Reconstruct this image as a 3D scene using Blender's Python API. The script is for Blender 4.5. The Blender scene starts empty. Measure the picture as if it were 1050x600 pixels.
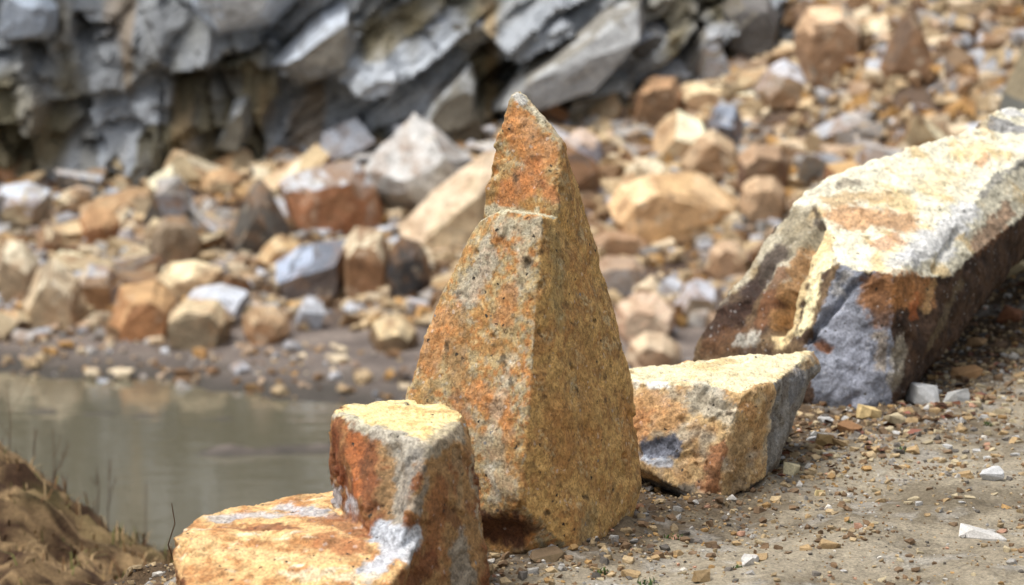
import bpy, bmesh, math, random
import numpy as np
from mathutils import Vector, Matrix
from mathutils.bvhtree import BVHTree

# ------------------------------------------------------------------ camera, sky, sun, exposure
scene = bpy.context.scene
F = 85.0 / 36.0 * 1050.0                      # focal length in photo pixels
PITCH = math.radians(8.26)
CAM = np.array([0.0, 0.0, 1.46])
cam_data = bpy.data.cameras.new('camera')
cam_data.lens = 85.0
cam_data.sensor_width = 36.0
cam_data.clip_start = 0.1
cam_data.clip_end = 2000.0
cam_data.dof.use_dof = True
cam_data.dof.focus_distance = 6.05
cam_data.dof.aperture_fstop = 3.3
cam = bpy.data.objects.new('camera', cam_data)
cam.location = CAM
cam.rotation_euler = (math.pi / 2 - PITCH, 0, 0)
scene.collection.objects.link(cam)
scene.camera = cam

SUN_EL, SUN_AZ = math.radians(67), math.radians(-112)      # azimuth: from +Y towards +X
world = bpy.data.worlds.new('World')
scene.world = world
world.use_nodes = True
wn = world.node_tree
sky = wn.nodes.new('ShaderNodeTexSky')
sky.sky_type = 'NISHITA'
sky.sun_disc = False
sky.sun_elevation = SUN_EL
sky.sun_rotation = SUN_AZ
sky.air_density = 1.0
sky.dust_density = 6.0
sky.ozone_density = 1.0
bg = wn.nodes['Background']
bg.inputs['Strength'].default_value = 0.12
hsv = wn.nodes.new('ShaderNodeHueSaturation')            # thin overcast: a whiter sky
hsv.inputs['Saturation'].default_value = 0.42
wn.links.new(sky.outputs['Color'], hsv.inputs['Color'])
wn.links.new(hsv.outputs['Color'], bg.inputs['Color'])

sun_data = bpy.data.lights.new('sun', 'SUN')
sun_data.energy = 1.3
sun_data.angle = math.radians(24)
sun_data.color = (1.0, 0.985, 0.965)
sun = bpy.data.objects.new('sun', sun_data)
sd = Vector((math.sin(SUN_AZ) * math.cos(SUN_EL), math.cos(SUN_AZ) * math.cos(SUN_EL), math.sin(SUN_EL)))
sun.rotation_euler = sd.to_track_quat('Z', 'Y').to_euler()
sun.location = (3, 6, 10)
scene.collection.objects.link(sun)

scene.view_settings.view_transform = 'Standard'
scene.view_settings.look = 'None'
scene.view_settings.gamma = 1.0
scene.view_settings.exposure = 0.68
scene.render.engine = 'CYCLES'
scene.cycles.use_denoising = True
scene.cycles.max_bounces = 6

# ------------------------------------------------------------------ numeric helpers
rng = np.random.default_rng(7)
random.seed(7)


def lin(r, g, b):
    c = np.array([r, g, b], float) / 255.0
    return np.where(c <= 0.04045, c / 12.92, ((c + 0.055) / 1.055) ** 2.4)


_perm = np.random.default_rng(3).permutation(1024)
_grad = np.random.default_rng(4).normal(size=(1024, 3))
_grad /= np.linalg.norm(_grad, axis=1, keepdims=True)


def perlin(p):
    p = np.asarray(p, float)
    i = np.floor(p).astype(np.int64)
    f = p - i
    u = f * f * f * (f * (f * 6 - 15) + 10)
    out = np.zeros(len(p))
    for dx in (0, 1):
        wx = u[:, 0] if dx else 1 - u[:, 0]
        for dy in (0, 1):
            wy = u[:, 1] if dy else 1 - u[:, 1]
            for dz in (0, 1):
                wz = u[:, 2] if dz else 1 - u[:, 2]
                h = _perm[(_perm[(_perm[(i[:, 0] + dx) & 1023] + i[:, 1] + dy) & 1023] + i[:, 2] + dz) & 1023]
                g = _grad[h]
                d = g[:, 0] * (f[:, 0] - dx) + g[:, 1] * (f[:, 1] - dy) + g[:, 2] * (f[:, 2] - dz)
                out += wx * wy * wz * d
    return out * 1.6


def fbm(p, octaves=4, gain=0.5):
    p = np.asarray(p, float)
    out = np.zeros(len(p)); a = 1.0; s = 0.0
    for k in range(octaves):
        out += a * perlin(p + 17.3 * k)
        s += a; a *= gain; p = p * 2.03
    return out / s * 1.4


def sstep(a, b, x):
    t = np.clip((x - a) / (b - a), 0, 1)
    return t * t * (3 - 2 * t)


def facets(p, seed):
    """3-D cellular facets: each cell is a small tilted plane, so borders read as chipped steps"""
    i0 = np.floor(p).astype(np.int64)
    best = np.full(len(p), 9.0); out = np.zeros(len(p))
    for a in (-1, 0, 1):
        for b in (-1, 0, 1):
            for c in (-1, 0, 1):
                i = i0 + np.array([a, b, c])
                h = _perm[(_perm[(_perm[(i[:, 0] + seed) & 1023] + i[:, 1]) & 1023] + i[:, 2]) & 1023]
                jit_ = np.stack([h, _perm[(h + 91) & 1023], _perm[(h + 373) & 1023]], 1) / 1024.0
                d = p - (i + jit_)
                dd = np.einsum('ij,ij->i', d, d)
                near = dd < best
                out = np.where(near, np.einsum('ij,ij->i', d, _grad[h]) + 0.5 * (jit_[:, 1] - .5), out)
                best = np.where(near, dd, best)
    return out


def ray(px, py):
    sx, sy = (px - 525.0) / F, (300.0 - py) / F
    c, s = math.cos(PITCH), math.sin(PITCH)
    return np.array([sx, c + sy * s, -s + sy * c])


def P(px, py, y):
    d = ray(px, py)
    return CAM + d * (y / d[1])


# ------------------------------------------------------------------ terrain height
EDGE0 = np.array([-0.65, 5.57]); EDGEN = np.array([-0.83, 0.56])


def edge_s(x, y):
    return (x - EDGE0[0]) * EDGEN[0] + (y - EDGE0[1]) * EDGEN[1]


HEAP_X = np.array([-40, -6.4, -3.3, -0.9, 0.9, 2.1, 3.3, 4.3, 5.5, 8, 14, 40])
HEAP_Z = np.array([-1.4, -1.6, -1.55, -1.2, -0.9, -0.65, -0.35, 0.45, 1.2, 2.2, 3.0, 3.2])


def shore_y(x):
    return 21.05 - 0.37 * (x + 2.5) + 0.25 * np.sin(x * 1.3) + 0.12 * np.sin(x * 3.7 + 1)


BASES = [(.12, 5.66, .27, 5.93), (.27, 5.93, .32, 6.05), (.44, 6.2, .53, 6.22), (.53, 6.22, .68, 6.42), (.68, 6.42, .76, 6.7),
         (.94, 7.47, 1.16, 7.46), (1.2, 7.55, 1.45, 8.1), (-.04, 5.2, -.03, 5.4)]


def height(x, y, fine=False):
    x = np.atleast_1d(np.asarray(x, float)); y = np.atleast_1d(np.asarray(y, float))
    q = np.stack([x, y, np.zeros_like(x)], 1)
    s = edge_s(x, y) + 0.12 * fbm(q * 1.1 + 5, 2) - 1.6 * sstep(8.0, 9.8, y) * sstep(0.9, 1.9, x)
    tr = np.where(s < 0, 0.0, -0.62 * (np.sqrt(s * s + 0.02) - 0.1414))
    tr = tr + 2.0 * np.exp(-(np.abs((x + 2.95) / 1.45) ** 2.2 + np.abs((y - 9.8) / 1.9) ** 2.2))      # spur of the bank
    tr = tr + sstep(0.2, 3.5, s) * (0.22 * fbm(q * 0.9 + 9, 3))
    tr = tr + 0.05 * sstep(1.0, 2.4, x) * sstep(6.5, 9.0, y) + 0.3 * sstep(1.3, 2.3, x) * sstep(8.2, 10, y)
    if fine:
        on = 1 - sstep(-0.2, 0.6, s)
        along = x * EDGEN[0] + y * EDGEN[1]
        rut = 0.010 * np.sin(along * 13 + 2 * fbm(q * 1.0, 2)) * sstep(-0.45, -0.9, s)
        tr = tr + on * (0.016 * fbm(q * 4, 3) + 0.007 * fbm(q * 17 + 3, 3) + rut) + (1 - on) * (0.09 * fbm(q * 3.2, 4) + 0.08 * fbm(q * 11, 3))
    if fine:
        for (ax, ay, bx_, by_) in BASES:
            ex, ey = bx_ - ax, by_ - ay
            tt = np.clip(((x - ax) * ex + (y - ay) * ey) / (ex * ex + ey * ey), 0, 1)
            dd = np.hypot(x - ax - tt * ex, y - ay - tt * ey)
            tr = tr + 0.009 * np.exp(-(dd / .055) ** 2) * (1 + .7 * fbm(q * 11 + 40, 2))
    tr = np.maximum(tr, -3.1)
    # pond bed and mud bar
    bar = 0.66 * np.exp(-(((y - 18.6 - 0.12 * (x + 1.5)) / 0.3) ** 2)) * sstep(-3.6, -2.2, x) * (1 + 0.07 * fbm(q * 2.2, 3))
    bar = bar + 0.615 * np.exp(-(((y - 20.0 + 0.2 * (x + 3)) / 0.25) ** 2)) * sstep(-.5, -2.5, x) * sstep(-6, -4.5, x) * (1 + 0.1 * fbm(q * 2.6 + 7, 3))
    bed = -3.1 + np.where((y > 16) & (y < 21.5), bar, 0)
    sy = shore_y(x)
    mud = -2.5 + 0.065 * (y - sy) + 0.035 * fbm(q * 1.6, 4)
    hz = np.interp(x, HEAP_X, HEAP_Z)
    toe = 23.6 - 0.15 * np.clip(x, 0, 6)
    k = (hz + 2.38) / 6.2
    heap = -2.38 + k * np.maximum(y - toe, 0) + 0.16 * fbm(q * 0.8 + 31, 3)
    heap = np.minimum(heap, hz + 0.25 * (y - 30.0) * (x > 3.6) + 0.2 + 0.12 * fbm(q * 0.9 + 12, 2))
    far = np.where(y < sy, np.maximum(-2.5 - 0.35 * (sy - y), bed), mud)
    far = np.where(y > toe, np.maximum(far, heap), far)
    # pond ends beyond the frame
    side = sstep(7, 12, np.abs(x + 1.5)) * sstep(12, 16, y) * 1.4
    z = np.where(y > 16, far + side, np.maximum(tr, bed))
    return z


def hit_ground(px, py, y0=4.0, y1=40.0):
    d = ray(px, py)
    ys = np.linspace(y0, y1, 1400)
    pts = CAM[None] + d[None] * (ys / d[1])[:, None]
    h = height(pts[:, 0], pts[:, 1])
    i = np.argmax(pts[:, 2] < h)
    return pts[i] if pts[i, 2] < h[i] else pts[-1]


# ------------------------------------------------------------------ mesh + material helpers
def make_mesh(name, verts, faces, cols=None, smooth=True, percorner=None):
    me = bpy.data.meshes.new(name)
    verts = np.asarray(verts, np.float32)
    if isinstance(faces, np.ndarray):
        n, k = faces.shape
        me.vertices.add(len(verts)); me.vertices.foreach_set('co', verts.ravel())
        me.loops.add(n * k); me.loops.foreach_set('vertex_index', faces.ravel().astype(np.int32))
        me.polygons.add(n); me.polygons.foreach_set('loop_start', np.arange(0, n * k, k, dtype=np.int32))
        me.update(calc_edges=True)
    else:
        me.from_pydata([tuple(map(float, v)) for v in verts], [], faces)
        me.update()
    me.polygons.foreach_set('use_smooth', np.full(len(me.polygons), smooth, dtype=bool))
    if cols is not None:
        a = me.color_attributes.new('Col', 'FLOAT_COLOR', 'POINT')
        c = np.ones((len(verts), 4), np.float32); c[:, :3] = cols
        a.data.foreach_set('color', c.ravel())
    me.validate()
    return me


def link(name, me, mat, loc=(0, 0, 0), label=None, cat=None, group=None, kind=None, parent=None):
    o = bpy.data.objects.new(name, me)
    o.location = loc
    if mat: 
        me.materials.clear(); me.materials.append(mat)
    if label: o['label'] = label
    if cat: o['category'] = cat
    if group: o['group'] = group
    if kind: o['kind'] = kind
    if parent: o.parent = parent
    scene.collection.objects.link(o)
    return o


class NT:
    def __init__(self, name):
        self.m = bpy.data.materials.new(name); self.m.use_nodes = True
        self.t = self.m.node_tree
        self.b = self.t.nodes['Principled BSDF']

    def n(self, typ, **kw):
        x = self.t.nodes.new(typ)
        for k, v in kw.items(): setattr(x, k, v)
        return x

    def l(self, a, b): self.t.links.new(a, b)

    def noise(self, vec, scale, detail=4, rough=0.6):
        x = self.n('ShaderNodeTexNoise')
        x.inputs['Scale'].default_value = scale; x.inputs['Detail'].default_value = detail
        x.inputs['Roughness'].default_value = rough
        self.l(vec, x.inputs['Vector']); return x.outputs['Fac']

    def ramp(self, fac, stops):
        x = self.n('ShaderNodeValToRGB')
        e = x.color_ramp.elements
        while len(e) < len(stops): e.new(0.5)
        for k, (p, c) in enumerate(stops):
            e[k].position = p; e[k].color = (*c, 1) if not np.isscalar(c) else (c, c, c, 1)
        self.l(fac, x.inputs['Fac']); return x.outputs['Color']

    def mix(self, mode, fac, a, b):
        x = self.n('ShaderNodeMix', data_type='RGBA', blend_type=mode)
        if np.isscalar(fac): x.inputs['Factor'].default_value = fac
        else: self.l(fac, x.inputs['Factor'])
        for v, i in ((a, 6), (b, 7)):
            if isinstance(v, (tuple, list, np.ndarray)): x.inputs[i].default_value = (*v, 1)
            else: self.l(v, x.inputs[i])
        return x.outputs[2]

    def bump(self, h, strength, dist, prev=None):
        x = self.n('ShaderNodeBump'); x.inputs['Strength'].default_value = strength
        x.inputs['Distance'].default_value = dist
        self.l(h, x.inputs['Height'])
        if prev: self.l(prev, x.inputs['Normal'])
        return x.outputs['Normal']


def rock_material(name, s=1.0, contrast=1.0, specks=True, bump=1.0, dirt=False):
    """granite-like surface: vertex colour carries the staining and some painted light and shade, nodes add grain, specks and relief; s scales feature size"""
    t = NT(name)
    tc = t.n('ShaderNodeTexCoord').outputs['Object']
    col = t.n('ShaderNodeAttribute', attribute_name='Col').outputs['Color']
    gv = t.n('ShaderNodeTexVoronoi', feature='F1'); gv.inputs['Scale'].default_value = 210 / s
    t.l(tc, gv.inputs['Vector'])
    gs = t.n('ShaderNodeSeparateColor'); t.l(gv.outputs['Color'], gs.inputs['Color'])
    gm = t.n('ShaderNodeMath', operation='MULTIPLY_ADD'); t.l(gs.outputs['Blue'], gm.inputs[0]); gm.inputs[1].default_value = .5
    gn = t.n('ShaderNodeMath', operation='MULTIPLY'); t.l(t.noise(tc, 90 / s, 2, 0.7), gn.inputs[0]); gn.inputs[1].default_value = .5
    t.l(gn.outputs[0], gm.inputs[2]); g1 = gm.outputs[0]          # crystal grains
    g2 = t.noise(tc, 34 / s, 5, 0.65)
    c = t.mix('MULTIPLY', 1.0, col, t.ramp(g1, [(0.25, 1 - 0.34 * contrast), (0.5, 1.0), (0.75, 1 + 0.26 * contrast)]))
    c = t.mix('MULTIPLY', 1.0, c, t.ramp(g2, [(0.3, 1 - 0.35 * contrast), (0.5, 1.0), (0.72, 1 + 0.28 * contrast)]))
    if specks:
        v = t.n('ShaderNodeTexVoronoi', feature='F1'); v.inputs['Scale'].default_value = 70 / s
        nz = t.n('ShaderNodeTexNoise'); nz.inputs['Scale'].default_value = 90 / s; nz.inputs['Detail'].default_value = 3
        t.l(tc, nz.inputs['Vector'])
        ad = t.n('ShaderNodeVectorMath', operation='MULTIPLY_ADD'); t.l(nz.outputs['Color'], ad.inputs[0])
        ad.inputs[1].default_value = (0.016 * s,) * 3; t.l(tc, ad.inputs[2])
        t.l(ad.outputs[0], v.inputs['Vector'])
        sel = t.n('ShaderNodeSeparateColor'); t.l(v.outputs['Color'], sel.inputs['Color'])
        few = t.ramp(sel.outputs['Red'], [(0.945, 0.0), (0.97, 1.0)])
        dot = t.ramp(v.outputs['Distance'], [(0.22, 1.0), (0.36, 0.0)])
        msk = t.mix('MULTIPLY', 1.0, few, dot)
        c = t.mix('MIX', msk, c, (0.035, 0.028, 0.02))
        few2 = t.ramp(sel.outputs['Green'], [(0.88, 0.0), (0.93, 1.0)])
        msk2 = t.mix('MULTIPLY', 1.0, few2, dot)
        c = t.mix('SCREEN', t.mix('MULTIPLY', 1.0, msk2, (0.3, 0.3, 0.3)), c, (0.6, 0.6, 0.58))
    if dirt:                                                      # dried mud and iron stain in patches
        wp = t.n('ShaderNodeNewGeometry').outputs['Position']
        c = t.mix('MIX', t.ramp(t.noise(wp, 3.1, 5, 0.7), [(0.48, 0.0), (0.66, 0.75)]), c, tuple(lin(140, 106, 74)))
        c = t.mix('MIX', t.ramp(t.noise(wp, 6.3, 4, 0.7), [(0.56, 0.0), (0.68, 0.6)]), c, tuple(lin(84, 68, 54)))
        c = t.mix('MIX', t.ramp(t.noise(wp, 4.7, 4, 0.7), [(0.58, 0.0), (0.70, 0.6)]), c, tuple(lin(206, 192, 168)))
    t.l(c, t.b.inputs['Base Color'])
    t.b.inputs['Roughness'].default_value = 0.82
    t.b.inputs['Specular IOR Level'].default_value = 0.3
    nb = t.bump(g2, 0.55 * bump, 0.012 * s)
    nb = t.bump(g1, 0.22 * bump, 0.002 * s, nb)
    t.l(nb, t.b.inputs['Normal'])
    return t.m


MAT_ROCK = rock_material('weathered_granite', 1.0)
MAT_FAR = rock_material('quarry_rubble_stone', 6.0, 0.6, specks=False, bump=0.7, dirt=True)
MAT_CLIFF = rock_material('quarry_cliff_rock', 9.0, 0.6, specks=False, bump=1.0)
MAT_CHIP = rock_material('stone_chip', 0.6, 0.5, specks=False, bump=0.6)


# ------------------------------------------------------------------ hero rocks
def pt(v):
    return np.array(v[1:], float) if v[0] == 'w' else P(*v)


def hull_bm(bm, pts):
    vs = [bm.verts.new(tuple(p)) for p in pts]
    r = bmesh.ops.convex_hull(bm, input=vs)
    junk = [g for g in r['geom_interior'] if isinstance(g, bmesh.types.BMVert)] + \
           [g for g in r['geom_unused'] if isinstance(g, bmesh.types.BMVert)]
    if junk: bmesh.ops.delete(bm, geom=list(set(junk)), context='VERTS')


def hero_rock(name, label, hulls, voxel, base, marks, dents=(), rough=1.0, seed=0, steps=0.0, mat=None, sat=0.85):
    bm = bmesh.new()
    for h in hulls: hull_bm(bm, [pt(v) for v in h])
    ctrl = bpy.data.meshes.new('ctrl'); bm.to_mesh(ctrl)
    bvh = BVHTree.FromBMesh(bm); bm.free()
    tmp = bpy.data.objects.new('tmp', ctrl); scene.collection.objects.link(tmp)
    md = tmp.modifiers.new('r', 'REMESH'); md.mode = 'VOXEL'; md.voxel_size = voxel; md.adaptivity = 0
    dg = bpy.context.evaluated_depsgraph_get()
    ev = tmp.evaluated_get(dg); me = bpy.data.meshes.new_from_object(ev)
    nv = len(me.vertices)
    v = np.empty(nv * 3, np.float32); me.vertices.foreach_get('co', v); v = v.reshape(-1, 3).astype(float)
    nf = len(me.polygons)
    fa = np.empty(nf * 4, np.int32); me.loops.foreach_get('vertex_index', fa); fa = fa.reshape(-1, 4)
    nn = np.empty(nv * 3, np.float32); me.vertices.foreach_get('normal', nn); nn = nn.reshape(-1, 3).astype(float)
    bpy.data.objects.remove(tmp); bpy.data.meshes.remove(ctrl); bpy.data.meshes.remove(me)
    sd3 = seed * 13.7
    # ragged facet lookup
    warp = 0.016 * np.stack([fbm(v * 14 + sd3 + k * 31, 4, 0.65) for k in range(3)], 1)
    fn = np.empty_like(v); fid = np.empty(nv, int)
    for i in range(nv):
        q = v[i] + warp[i]
        _, n, idx, _ = bvh.find_nearest(q)
        fn[i] = n; fid[i] = idx
    # sharpen what the remesh rounded off
    for i in range(nv):
        q, n, idx, dist = bvh.find_nearest(v[i])
        if dist is not None and dist < 2 * voxel: v[i] = q
    # edges of the block: chipped
    en = np.linalg.norm(nn - fn, axis=1)
    chip = np.clip(en, 0, 1)
    # dents
    tree = BVHTree.FromPolygons([tuple(p) for p in v], [tuple(f) for f in fa])

    def shoot(px, py):
        d = ray(px, py); d = d / np.linalg.norm(d)
        loc, n, idx, dist = tree.ray_cast(Vector(CAM), Vector(d))
        if loc is None:
            loc, n, idx, dist = tree.find_nearest(Vector(CAM + d * np.dot(v.mean(0) - CAM, d)))
        return np.array(loc), np.array(bvh.find_nearest(loc)[1])

    def seg_dist(p, a, b):
        ab = b - a; L = max(np.dot(ab, ab), 1e-9)
        tt = np.clip(((p - a) @ ab) / L, 0, 1)
        return np.linalg.norm(p - (a + tt[:, None] * ab), axis=1)

    w1 = 0.02 * np.stack([fbm(v * 9 + sd3 + 50 + k * 31, 3) for k in range(3)], 1)
    disp = np.zeros(nv)
    for (x0, y0, x1, y1, rpx, depth) in dents:
        a, na = shoot(x0, y0); b, _ = shoot(x1, y1)
        r = rpx * (a[1] + b[1]) / 2 / F
        d = seg_dist(v + w1, a, b)
        disp -= depth * (1 - sstep(0.25 * r, r, d))
    big = fbm(v * 5.5 + sd3, 3)
    mid = fbm(v * 19 + sd3 + 7, 4, 0.6)
    sml = fbm(v * 62 + sd3 + 3, 3, 0.7)
    fw = v + 0.012 * np.stack([mid, sml, big], 1)
    f1 = facets(fw * 11 + sd3, 5 + seed); f2 = facets(fw * 31 + sd3, 15 + seed); f3 = facets(fw * 75 + sd3, 45 + seed)
    disp += rough * (0.008 * big + 0.003 * mid + 0.0016 * sml + 0.009 * f1 + 0.0036 * f2 + 0.0013 * f3)
    disp -= rough * chip * 0.02 * np.maximum(fbm(v * 20 + sd3 + 90, 3), 0)
    if steps:
        st = fbm(v * np.array([7, 7, 12]) + sd3 + 200, 2)
        disp += steps * (np.floor(st * 3.5) / 3.5 + 0.15 * st)
    p2 = v + nn * disp[:, None]
    # colour: base per facet with any painted shade, then stains anchored on the surface
    cn = [fbm(v * s + sd3 + 300 + 40 * k, 4, 0.6) for k, s in enumerate((6, 15, 40, 95))]
    col = base(v, fn, cn)
    wv = v + 0.028 * np.stack([fbm(v * 13 + sd3 + 500 + k * 31, 4, 0.68) for k in range(3)], 1)
    for st in marks:  # surface stains, with some painted light and shade among them
        x0, y0, x1, y1, rpx, c, strength = st[:7]
        keep = st[7] if len(st) > 7 else 0.6
        a, na = shoot(x0, y0); b, nb_ = shoot(x1, y1)
        r = rpx * (a[1] + b[1]) / 2 / F
        d = seg_dist(wv, a, b) + r * (0.3 * cn[1] + 0.42 * cn[2] + 0.3 * cn[3])
        w = (1 - sstep(0.72 * r, 1.25 * r, d)) * strength
        if keep is not None:
            nm = na + nb_; nm = nm / max(np.linalg.norm(nm), 1e-6)
            w = w * sstep(keep - 0.15, keep + 0.25, fn @ nm)
        cc = np.array(c)[None] * (1 + 0.3 * cn[1] + 0.25 * cn[2] + 0.25 * cn[3])[:, None]
        col = col * (1 - w[:, None]) + cc * w[:, None]
    lum = col @ np.array([.3, .55, .15])
    col = lum[:, None] * (1 - sat) + col * sat
    warm = sstep(.02, .12, (col[:, 0] - col[:, 2]))[:, None]
    col = col * (1 - warm + warm * np.array([1.0, 1.01, 0.95]))      # ochre rather than pink where iron stained
    col = np.clip(col, 0.008, 0.85)
    base_pt = np.array([p2[:, 0].mean(), p2[:, 1].mean(), p2[:, 2].min()])
    m = make_mesh(name, p2 - base_pt, fa, col, True)
    return link(name, m, mat or MAT_ROCK, base_pt, label, 'rock')


def two(a, b, m):
    return np.array(a)[None] * (1 - m[:, None]) + np.array(b)[None] * m[:, None]


OCH = lin(176, 132, 66); OCH2 = lin(150, 112, 58); ORG = lin(186, 120, 56); RUST = lin(128, 66, 28)
DRUST = lin(84, 40, 20); GREY = lin(150, 148, 140); LGREY = lin(186, 186, 182); BGREY = lin(128, 132, 140)
CREAM = lin(240, 216, 165); PALE = lin(232, 218, 190); TAN = lin(205, 165, 108); DARK = lin(52, 46, 40)
BUFF = lin(216, 180, 120); BROWN = lin(112, 82, 50)


# --- standing stone
def base_stand(v, n, c):
    a = c[1] + .7 * c[2] + .5 * c[3]
    leftface = two(lin(176, 150, 102), lin(170, 124, 62), sstep(-.25, .35, a))
    om = sstep(.15, .5, c[2] + .8 * c[3] + .5 * c[0])[:, None]
    leftface = leftface * (1 - .75 * om) + .75 * om * lin(182, 116, 50)
    gm = sstep(.1, .42, -c[2] + .7 * c[3] + .4 * c[0])[:, None]
    leftface = leftface * (1 - .6 * gm) + .6 * gm * lin(166, 158, 138)
    dm = sstep(.4, .6, fbm(v * 33 + 7, 3))[:, None]
    leftface = leftface * (1 - .5 * dm) + .5 * dm * lin(104, 86, 60)
    rightface = two(lin(196, 152, 80), lin(166, 120, 60), sstep(-.3, .35, a))
    rm = sstep(.1, .5, c[0] + .6 * c[2])[:, None]
    rightface = rightface * (1 - .55 * rm) + .55 * rm * lin(180, 124, 54)
    lm = sstep(.35, .6, c[1] - .5 * c[0] + .6 * c[3])[:, None]
    rightface = rightface * (1 - .55 * lm) + .55 * lm * lin(196, 176, 130)
    dm = sstep(.42, .58, fbm(v * 28 + 70, 3))[:, None]
    rightface = rightface * (1 - .6 * dm) + .6 * dm * lin(96, 74, 46)
    t = sstep(0.35, 0.6, n[:, 0])[:, None]
    out = leftface * (1 - t) + rightface * t
    up = sstep(0.55, 0.8, n[:, 2])[:, None]
    return out * (1 - up) + lin(190, 180, 150) * up


PITS = [(556, 341, 5), (588, 330, 3), (585, 373, 3), (620, 410, 3.5), (640, 412, 2.5), (535, 290, 3), (527, 330, 2.5), (515, 372, 3.5), (523, 395, 4), (505, 345, 2.5), (540, 270, 4),
        (575, 290, 2.5), (610, 330, 3), (600, 440, 3), (565, 460, 2.5), (560, 520, 2.5), (600, 505, 3), (548, 165, 2.5), (528, 180, 3), (470, 300, 3), (460, 350, 3), (490, 260, 2.5), (505, 440, 3), (625, 372, 3), (590, 400, 2.5)]
stand_stains_lights = [
    (520, 125, 555, 160, 18, ORG, .75), (545, 180, 520, 205, 16, lin(176, 104, 44), .75), (560, 190, 568, 205, 8, lin(170, 100, 46), .7),
    (530, 96, 533, 102, 7, LGREY, .8), (540, 104, 568, 135, 5, lin(176, 168, 148), .7, None),  # pale line on the tip's edge: rim light put into the colour
    (505, 195, 500, 210, 9, lin(140, 112, 64), .6),
    (500, 218, 555, 219, 5, lin(200, 190, 165), .8, None), (515, 232, 550, 234, 12, lin(176, 166, 145), .7),  # pale lip along the step: its highlight put into the colour
    (500, 262, 480, 300, 16, lin(172, 168, 158), .6), (538, 250, 530, 300, 9, lin(178, 170, 150), .45),
    (452, 330, 440, 372, 16, ORG, .65), (522, 300, 515, 330, 10, ORG, .7), (470, 320, 470, 390, 12, lin(160, 112, 56), .6),
    (440, 400, 432, 408, 10, lin(170, 128, 62), .6), (490, 400, 515, 425, 12, ORG, .75), (470, 408, 480, 430, 10, lin(172, 104, 44), .6),
    (525, 370, 500, 450, 9, lin(176, 170, 152), .4), (500, 450, 520, 500, 16, lin(164, 154, 132), .5),
    (520, 440, 520, 455, 8, ORG, .6), (505, 480, 510, 510, 10, lin(176, 172, 160), .5),
    (500, 546, 530, 546, 25, lin(88, 54, 30), 1), (537, 480, 535, 530, 4, lin(168, 108, 54), .6, None),
    (600, 360, 600, 430, 18, lin(178, 130, 64), .5), (575, 430, 580, 470, 22, lin(170, 116, 50), .55),
    (640, 420, 645, 480, 12, lin(180, 126, 58), .6), (605, 530, 600, 550, 16, lin(160, 138, 92), .5), (570, 250, 575, 330, 14, lin(150, 134, 84), .4),
] + [(a, b, a + 1, b + 2, r * 1.1, lin(72, 56, 38), .75) for a, b, r in PITS]  # pits darkened in the colour where they are also dented
hero_rock('standing_stone', 'tall pointed ochre granite slab standing upright between two lower blocks', [
    [(537, 568, 5.64), (533, 516, 5.585), (541, 430, 5.61), (548, 330, 5.67), (557, 220, 5.725),
     (416, 575, 5.80), (414, 412, 5.80), (425, 375, 5.81), (450, 305, 5.83), (490, 226, 5.83), (520, 215, 5.775),
     (596, 572, 5.69), (643, 542, 5.95), (657, 502, 6.0), (656, 470, 6.02), (645, 375, 6.03), (628, 310, 6.03), (604, 235, 6.0),
     ('w', -0.2, 6.1, -.02), ('w', 0.2, 6.2, -.02), (520, 230, 6.1), (595, 238, 6.1), ('w', -.22, 5.83, -.02), ('w', 0.07, 5.68, -.02)],
    [(524, 97, 5.93), (532, 92, 5.95), (541, 97, 5.95), (551, 112, 5.95), (514, 138, 5.92), (499, 180, 5.92), (496, 226, 5.93),
     (572, 216, 5.80), (575, 150, 5.86), (578, 146, 5.9), (592, 190, 5.97), (604, 235, 6.0), (622, 292, 6.02), (500, 320, 5.96),
     (560, 320, 5.84), (600, 320, 6.0), (530, 108, 6.0), (562, 150, 6.06), (520, 230, 6.12), (595, 235, 6.12)]],
    0.0056, base_stand, stand_stains_lights,
    dents=[(500, 545, 525, 548, 26, .02), (628, 465, 640, 468, 5, .012), (556, 341, 556, 342, 4, .01), (505, 178, 500, 182, 8, .012),
           (588, 330, 588, 331, 3, .008), (585, 373, 585, 375, 3, .008), (620, 410, 620, 412, 3, .006)] + [(a, b, a + 1, b + 2, r * 1.2, .007) for a, b, r in PITS],
    rough=0.52, seed=1, steps=0.003)


# --- L-shaped block
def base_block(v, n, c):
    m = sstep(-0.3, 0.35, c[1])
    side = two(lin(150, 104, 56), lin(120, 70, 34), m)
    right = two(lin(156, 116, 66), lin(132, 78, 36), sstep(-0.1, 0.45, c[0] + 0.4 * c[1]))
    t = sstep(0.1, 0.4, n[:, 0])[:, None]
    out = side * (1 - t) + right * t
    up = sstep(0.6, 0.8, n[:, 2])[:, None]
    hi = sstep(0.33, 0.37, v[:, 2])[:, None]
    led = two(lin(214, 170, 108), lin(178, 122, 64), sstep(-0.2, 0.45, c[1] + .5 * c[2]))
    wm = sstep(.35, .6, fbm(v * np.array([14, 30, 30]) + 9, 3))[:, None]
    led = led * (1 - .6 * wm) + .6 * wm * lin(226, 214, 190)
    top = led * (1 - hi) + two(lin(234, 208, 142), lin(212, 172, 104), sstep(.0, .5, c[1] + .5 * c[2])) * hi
    return out * (1 - up) + top * up


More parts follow.
